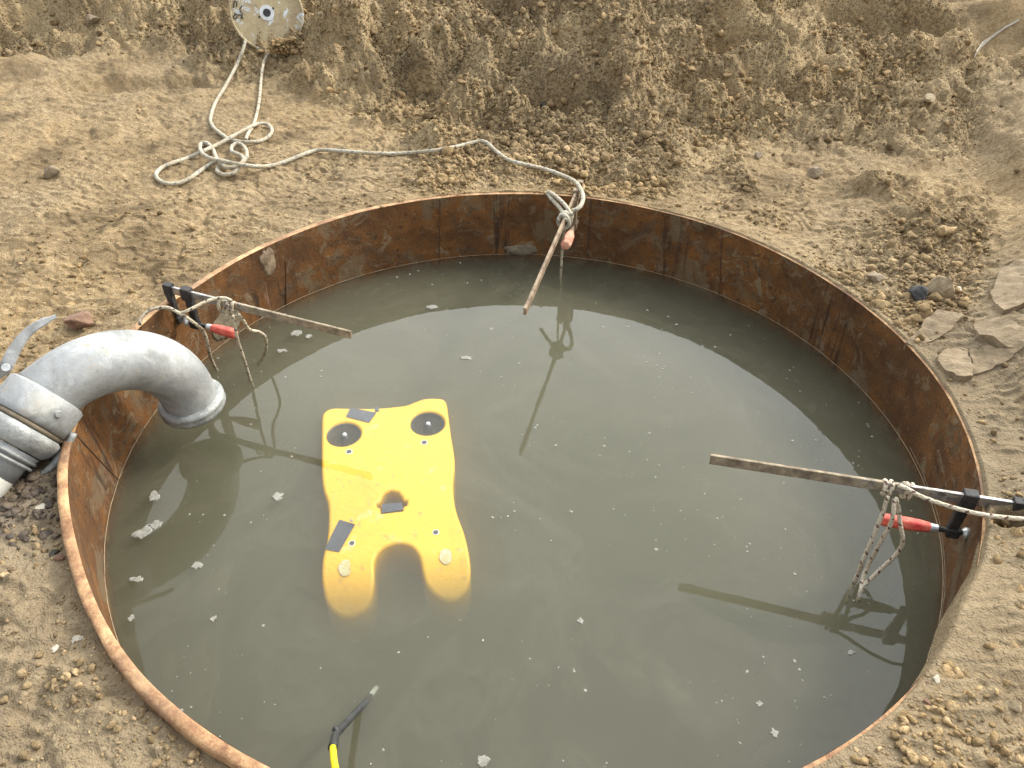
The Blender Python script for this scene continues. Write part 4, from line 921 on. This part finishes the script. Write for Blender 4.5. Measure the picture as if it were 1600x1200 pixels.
# ------------------------------------------------------------------ reel on the heap
def build_reel():
    d = min((ground_at(x_, y_, 0) - CAM).dot(FW) for x_, y_ in ((380, 66), (400, 76), (417, 78), (372, 40), (462, 40), (440, 66))) - .04; R_ = 56 / FPX * d
    c = CAM + (FW + RT * ((417 - 800) / FPX) - UP * ((20 - 600) / FPX)) * d
    view = (CAM - c).normalized(); nz = (view + Vector((.05, .0, .12))).normalized(); ex = Vector((0, 0, 1)).cross(nz).normalized(); ey = nz.cross(ex)
    root = empty('rope_reel', c); root.rotation_mode = 'QUATERNION'; root.rotation_quaternion = Matrix((ex, ey, nz)).transposed().to_quaternion()
    tag(root, 'round muddy plastic reel leaning on the heap with rope coming out below', 'reel')
    mt = mat('muddy_reel_plastic'); m, n, b = mt; v = coords(n)
    col = mixc(n, ramp(n, noise(n, v, 9, 6, .65), [(.35, 0.), (.65, 1.)]), (.46, .38, .22), (.33, .25, .14))
    col = mixc(n, ramp(n, noise(n, v, 14, 7, .72, .6), [(.56, 0.), (.62, .85)]), col, (.62, .68, .72))
    col = mixc(n, ramp(n, noise(n, v, 40, 5, .7), [(.58, 0.), (.66, .7)]), col, (.16, .13, .09))
    n.links.new(col, b.inputs['Base Color']); b.inputs['Roughness'].default_value = .6; bump(n, b, noise(n, v, 60, 5, .7), .004)
    def disc(name, z, r, hole, lip, th=.008, mm=m):
        bm = bmesh.new(); n_ = 64; prof = [(hole, z - th), (hole, z), (hole + .03, z + .002), (r * .55, z - .001), (r * .93, z), (r * .955, z + lip), (r * .985, z + lip), (r, z + lip * .5), (r, z - th), (r * .9, z - th)]
        vv = [[bm.verts.new((q * math.cos(2 * PI * k / n_), q * math.sin(2 * PI * k / n_), zz)) for q, zz in prof] for k in range(n_)]
        for k in range(n_):
            for i in range(len(prof)): bm.faces.new((vv[k][i], vv[(k + 1) % n_][i], vv[(k + 1) % n_][(i + 1) % len(prof)], vv[k][(i + 1) % len(prof)]))
        return bmesh_obj(name, bm, mm, root, True)
    fl = disc('flange', 0, R_, R_ * .10, .008); fl.modifiers.new('e', 'EDGE_SPLIT').split_angle = .9
    disc('flange', -.17, R_, R_ * .10, .0)
    bm = bmesh.new(); add_cyl(bm, (0, 0, -.17), (0, 0, -.006), R_ * .45, n=40); bmesh_obj('drum', bm, M_HOLE, root, True)
    for i in range(5): link('rope_coil', sweep('rope_coil', [Vector((R_ * .49 * math.cos(a), R_ * .49 * math.sin(a), -.03 - i * .026)) for a in np.linspace(0, 2 * PI, 48)], .012, 8), M_ROPE, root, True)
    bm = bmesh.new(); add_cyl(bm, (0, 0, -.02), (0, 0, .0035), R_ * .20, n=32); hub = bmesh_obj('hub', bm, simple('pale_hub', (.5, .52, .52), (.66, .68, .68), 30, .5), root)
    bm = bmesh.new(); add_cyl(bm, (0, 0, -.005), (0, 0, .0045), R_ * .105, n=32); bmesh_obj('axle_hole', bm, M_HOLE, hub)
    for sx, sy in ((-.22, -.09), (.19, .10)):
        bm = bmesh.new(); add_cyl(bm, (sx * R_, sy * R_, 0), (sx * R_, sy * R_, .005), R_ * .028, n=14); bmesh_obj('screw', bm, M_HOLE, hub)
    # scrawled pen marks at the left edge, too worn to read
    mk = [((-.86, .18), (-.80, .34), (-.74, .30), (-.78, .20)), ((-.84, .02), (-.92, -.06), (-.86, -.10), (-.80, -.02), (-.86, .06)), ((-.72, -.10), (-.66, .0), (-.70, .12), (-.62, .22)), ((-.78, .0), (-.70, -.02), (-.66, -.12))]
    for q in mk:
        pts = catmull([Vector((x * R_, y * R_, .002)) for x, y in q], .004); link('pen_mark', sweep('pen_mark', pts, .0028, 6), M_HOLE, fl, True)
    # soil slumped over its lower right edge
    n_ = 320; a = rng.uniform(0, 2 * PI, n_); q = np.sqrt(rng.uniform(0, 1, n_))
    e = at(0, 0, 0); cc = CAM + (FW + RT * ((450 - 800) / FPX) - UP * ((72 - 600) / FPX)) * (d + .0)
    P = np.array(cc)[None] + np.outer(q * np.cos(a) * .11, np.array(ex)) + np.outer(q * np.sin(a) * .045, np.array(ey)) + np.outer(rng.uniform(-.05, .05, n_), np.array(nz))
    tag(scatter_clods('slumped_soil', P, rng.uniform(.005, .017, n_), 2, M_CLOD), kind='stuff')
build_reel()

# ------------------------------------------------------------------ pipe elbow and hose
def build_pipe():
    P0 = at(80, 610, .402); dh = Vector((math.cos(math.radians(50)), math.sin(math.radians(50)), 0)); sl = math.radians(15)
    e = (dh * math.cos(sl) + Vector((0, 0, 1)) * math.sin(sl)).normalized(); dn = (Vector((0, 0, 1)) * math.cos(sl) - dh * math.sin(sl)).normalized()
    root = tag(empty('pipe_elbow', P0), 'galvanised steel pipe elbow hooked over the left rim, pouring end towards the water', 'pipe')
    O = P0
    loc = lambda p: Vector(p) - O
    Rp = .085; Rb = .26; st = .03; ang = math.radians(100)
    axis = [P0 - e * .03 + e * (k / 8) * (st + .03) for k in range(8)]
    c = P0 + e * st - dn * Rb
    for k in range(41):
        a = ang * k / 40; axis.append(c + dn * Rb * math.cos(a) + e * Rb * math.sin(a))
    te = (axis[-1] - axis[-2]).normalized(); axis += [axis[-1] + te * .02, axis[-1] + te * .045]
    pts = [loc(p) for p in axis]
    o = link('bend', sweep('bend', pts, lambda t: Rp * (1 + .06 * math.sin(t * PI)), 56, False), M_GALV, root, True)
    md = o.modifiers.new('s', 'SOLIDIFY'); md.thickness = .005; md.offset = -1; tag(o, 'smooth curved galvanised bend')
    # outlet bead ring
    def lathe(name, base, ax, prof, mt, n=64, sm=True):
        ax = ax.normalized(); e1 = ax.orthogonal().normalized(); e2 = ax.cross(e1); bm = bmesh.new()
        vv = [[bm.verts.new(loc(base) + ax * h + (e1 * math.cos(2 * PI * k / n) + e2 * math.sin(2 * PI * k / n)) * r) for r, h in prof] for k in range(n)]
        m_ = len(prof)
        for k in range(n):
            for i in range(m_): bm.faces.new((vv[k][i], vv[(k + 1) % n][i], vv[(k + 1) % n][(i + 1) % m_], vv[k][(i + 1) % m_]))
        return bmesh_obj(name, bm, mt, root, sm)
    end = axis[-1]
    lathe('outlet_ring', end - te * .022, te, [(Rp + .001, 0), (Rp + .012, .002), (Rp + .020, .008), (Rp + .0215, .016), (Rp + .018, .022), (Rp + .0185, .028), (Rp + .0205, .036), (Rp + .015, .046), (Rp + .004, .050), (Rp - .006, .046), (Rp - .008, .03), (Rp - .006, 0)], M_GALV_DARK)
    # inside of the outlet: dark
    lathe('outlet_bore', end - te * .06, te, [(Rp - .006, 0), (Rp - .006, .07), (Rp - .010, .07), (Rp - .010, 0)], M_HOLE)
    # male collar, gasket gap, female ball coupling
    e = Vector((math.cos(math.radians(63)) * math.cos(math.radians(25)), math.sin(math.radians(63)) * math.cos(math.radians(25)), math.sin(math.radians(25))))
    b0 = P0 - e * .10
    lathe('collar', b0, e, [(Rp + .012, 0), (Rp + .020, .003), (Rp + .021, .02), (Rp + .020, .084), (Rp + .012, .090), (Rp + .001, .092), (Rp - .004, .090), (Rp - .004, 0)], M_GALV)
    lathe('rubber_gasket', b0 - e * .014, e, [(Rp - .002, 0), (Rp + .016, .001), (Rp + .017, .013), (Rp - .002, .015)], M_MUD)
    b1 = b0 - e * .075
    lathe('coupling_flange', b1, e, [(Rp - .006, 0), (Rp + .006, .002), (Rp + .020, .018), (Rp + .027, .040), (Rp + .026, .054), (Rp + .016, .060), (Rp - .006, .060)], M_GALV_DARK)
    lathe('coupling_sleeve', b1 - e * .085, e, [(Rp - .020, 0), (Rp - .012, .0), (Rp - .009, .05), (Rp + .004, .083), (Rp - .018, .083)], M_GALV)
    for dz, rr2 in ((-.018, .0055), (-.034, .0045)):
        lathe('locking_ring', b1 + e * dz, e, [(Rp + .000 + rr2 * math.cos(a), rr2 * math.sin(a)) for a in np.linspace(0, 2 * PI, 10, endpoint=False)], M_GALV_DARK)
    # frame of the collar in pixels for rivets and lever
    side = e.cross(Vector((0, 0, 1))).normalized(); upv = side.cross(e).normalized()
    def on(a, along, r): return b0 + e * along + (side * math.cos(a) + upv * math.sin(a)) * r
    for a in (math.radians(12), math.radians(150)):
        p = on(a, .05, Rp + .019); q = on(a, .05, Rp + .026); bm = bmesh.new(); add_cyl(bm, loc(p), loc(q), .011, .0085, 18); rv = bmesh_obj('rivet', bm, M_GALV_DARK, root, False, .001)
    # locking lever: flat curved handle rising from a pivot on the far-left side
    piv = on(math.radians(118), -.035, Rp + .040)
    lever_px = [(-12, 585, .50), (8, 574, .53), (22, 548, .56), (40, 523, .585), (62, 506, .60), (88, 494, .605)]
    lp = [at(x, y, z) for x, y, z in lever_px]; lp = catmull(lp, .012)
    bm = bmesh.new(); prev = None; m_ = len(lp)
    for i, p in enumerate(lp):
        t = (lp[min(i + 1, m_ - 1)] - lp[max(i - 1, 0)]).normalized(); vw = (CAM - p).normalized(); sd_ = t.cross(vw).normalized(); f = i / (m_ - 1); wd = .019 * (1 - f) + .009 * f if f < .93 else .006
        ring = [bm.verts.new(loc(p) + sd_ * a * wd + vw * b_) for a, b_ in ((-1, .004), (-.7, .007), (.7, .007), (1, .004), (1, -.004), (-1, -.004))]
        if prev: [bm.faces.new((prev[k], ring[k], ring[(k + 1) % 6], prev[(k + 1) % 6])) for k in range(6)]
        else: bm.faces.new(ring)
        prev = ring
    bm.faces.new(prev); lv = bmesh_obj('locking_lever', bm, M_GALV, root, True); lv.data.polygons.foreach_set('use_smooth', np.zeros(len(lv.data.polygons), bool))
    pp = at(9, 574, .535); vw = (CAM - pp).normalized(); bm = bmesh.new(); add_cyl(bm, loc(pp), loc(pp + vw * .010), .0105, n=20); w_ = bmesh_obj('pivot_bolt', bm, M_FERR, lv, False, .001)
    bm = bmesh.new(); pb = [at(-20, 600, .50), at(10, 573, .525), at(30, 600, .50), at(20, 640, .46)]
    # hook link under the coupling
    hk = catmull([on(math.radians(-38), .03, Rp + .03), on(math.radians(-42), .0, Rp + .035), on(math.radians(-46), -.05, Rp + .038), on(math.radians(-50), -.10, Rp + .032), on(math.radians(-60), -.135, Rp + .02)], .01)
    link('hook_link', sweep('hook_link', [loc(p) for p in hk], lambda t: .011 * (1 - .3 * abs(t - .5)), 12), M_GALV_DARK, root, True)
    bm.free()
    # white hose plugged into it
    s0 = b1 - e * .06
    w0 = [b1 - e * .02, s0 - e * .10, s0 - e * .22 - Vector((0, 0, .015)), s0 - e * .40 - Vector((0, 0, .06)), s0 - e * .62 - Vector((.02, 0, .10)), s0 - e * 1.0 - Vector((.05, 0, .10)), s0 - e * 1.6 - Vector((.1, 0, .06))]
    for i, p in enumerate(w0[4:], 4): w0[i] = Vector((p.x, p.y, max(p.z, T1(p.x, p.y) + .10)))
    o = link('discharge_hose', sweep('discharge_hose', catmull(w0, .02), lambda t: Rp - .003 if t > .09 else Rp - .012, 48), M_WHITEPIPE, None, True)
    tag(o, 'dirty white plastic hose plugged into the pipe coupling at the left edge', 'hose')
build_pipe()

# ------------------------------------------------------------------ tether entering the water
def build_tether():
    root = tag(empty('tether_cable', at(558, 1112, 0)), 'yellow cable with a black sleeve dipping into the water at the bottom', 'cable')
    o = root.location
    ax = [at(x, y, z) - o for x, y, z in ((536, 1260, .36), (527, 1215, .27), (522, 1190, .215), (520, 1168, .165), (524, 1150, .125), (534, 1137, .09), (548, 1122, .045), (560, 1109, .005), (570, 1099, -.025), (578, 1088, -.05), (588, 1075, -.085))]
    link('yellow_sheath', sweep('yellow_sheath', catmull(ax[:4], .006), .0072, 14), M_YELCABLE, root, True)
    link('black_sleeve', sweep('black_sleeve', catmull(ax[3:10], .005), lambda t: .0088 if t < .3 else .0082, 14), M_RUBBER, root, True)
    link('sleeve_collar', sweep('sleeve_collar', catmull(ax[3:5], .004), lambda t: .0105 - .001 * t, 14), M_RUBBER, root, True)
    link('pale_cable_end', sweep('pale_cable_end', catmull(ax[9:], .006), .0068, 12), M_SCUFF, root, True)
    k = at(524, 1141, .115) - o; bm = bmesh.new(); add_cyl(bm, at(530, 1143, .11) - o, at(521, 1138, .12) - o, .0065, .0055, 14); bmesh_obj('side_clip', bm, M_RUBBER, root, True)
build_tether()
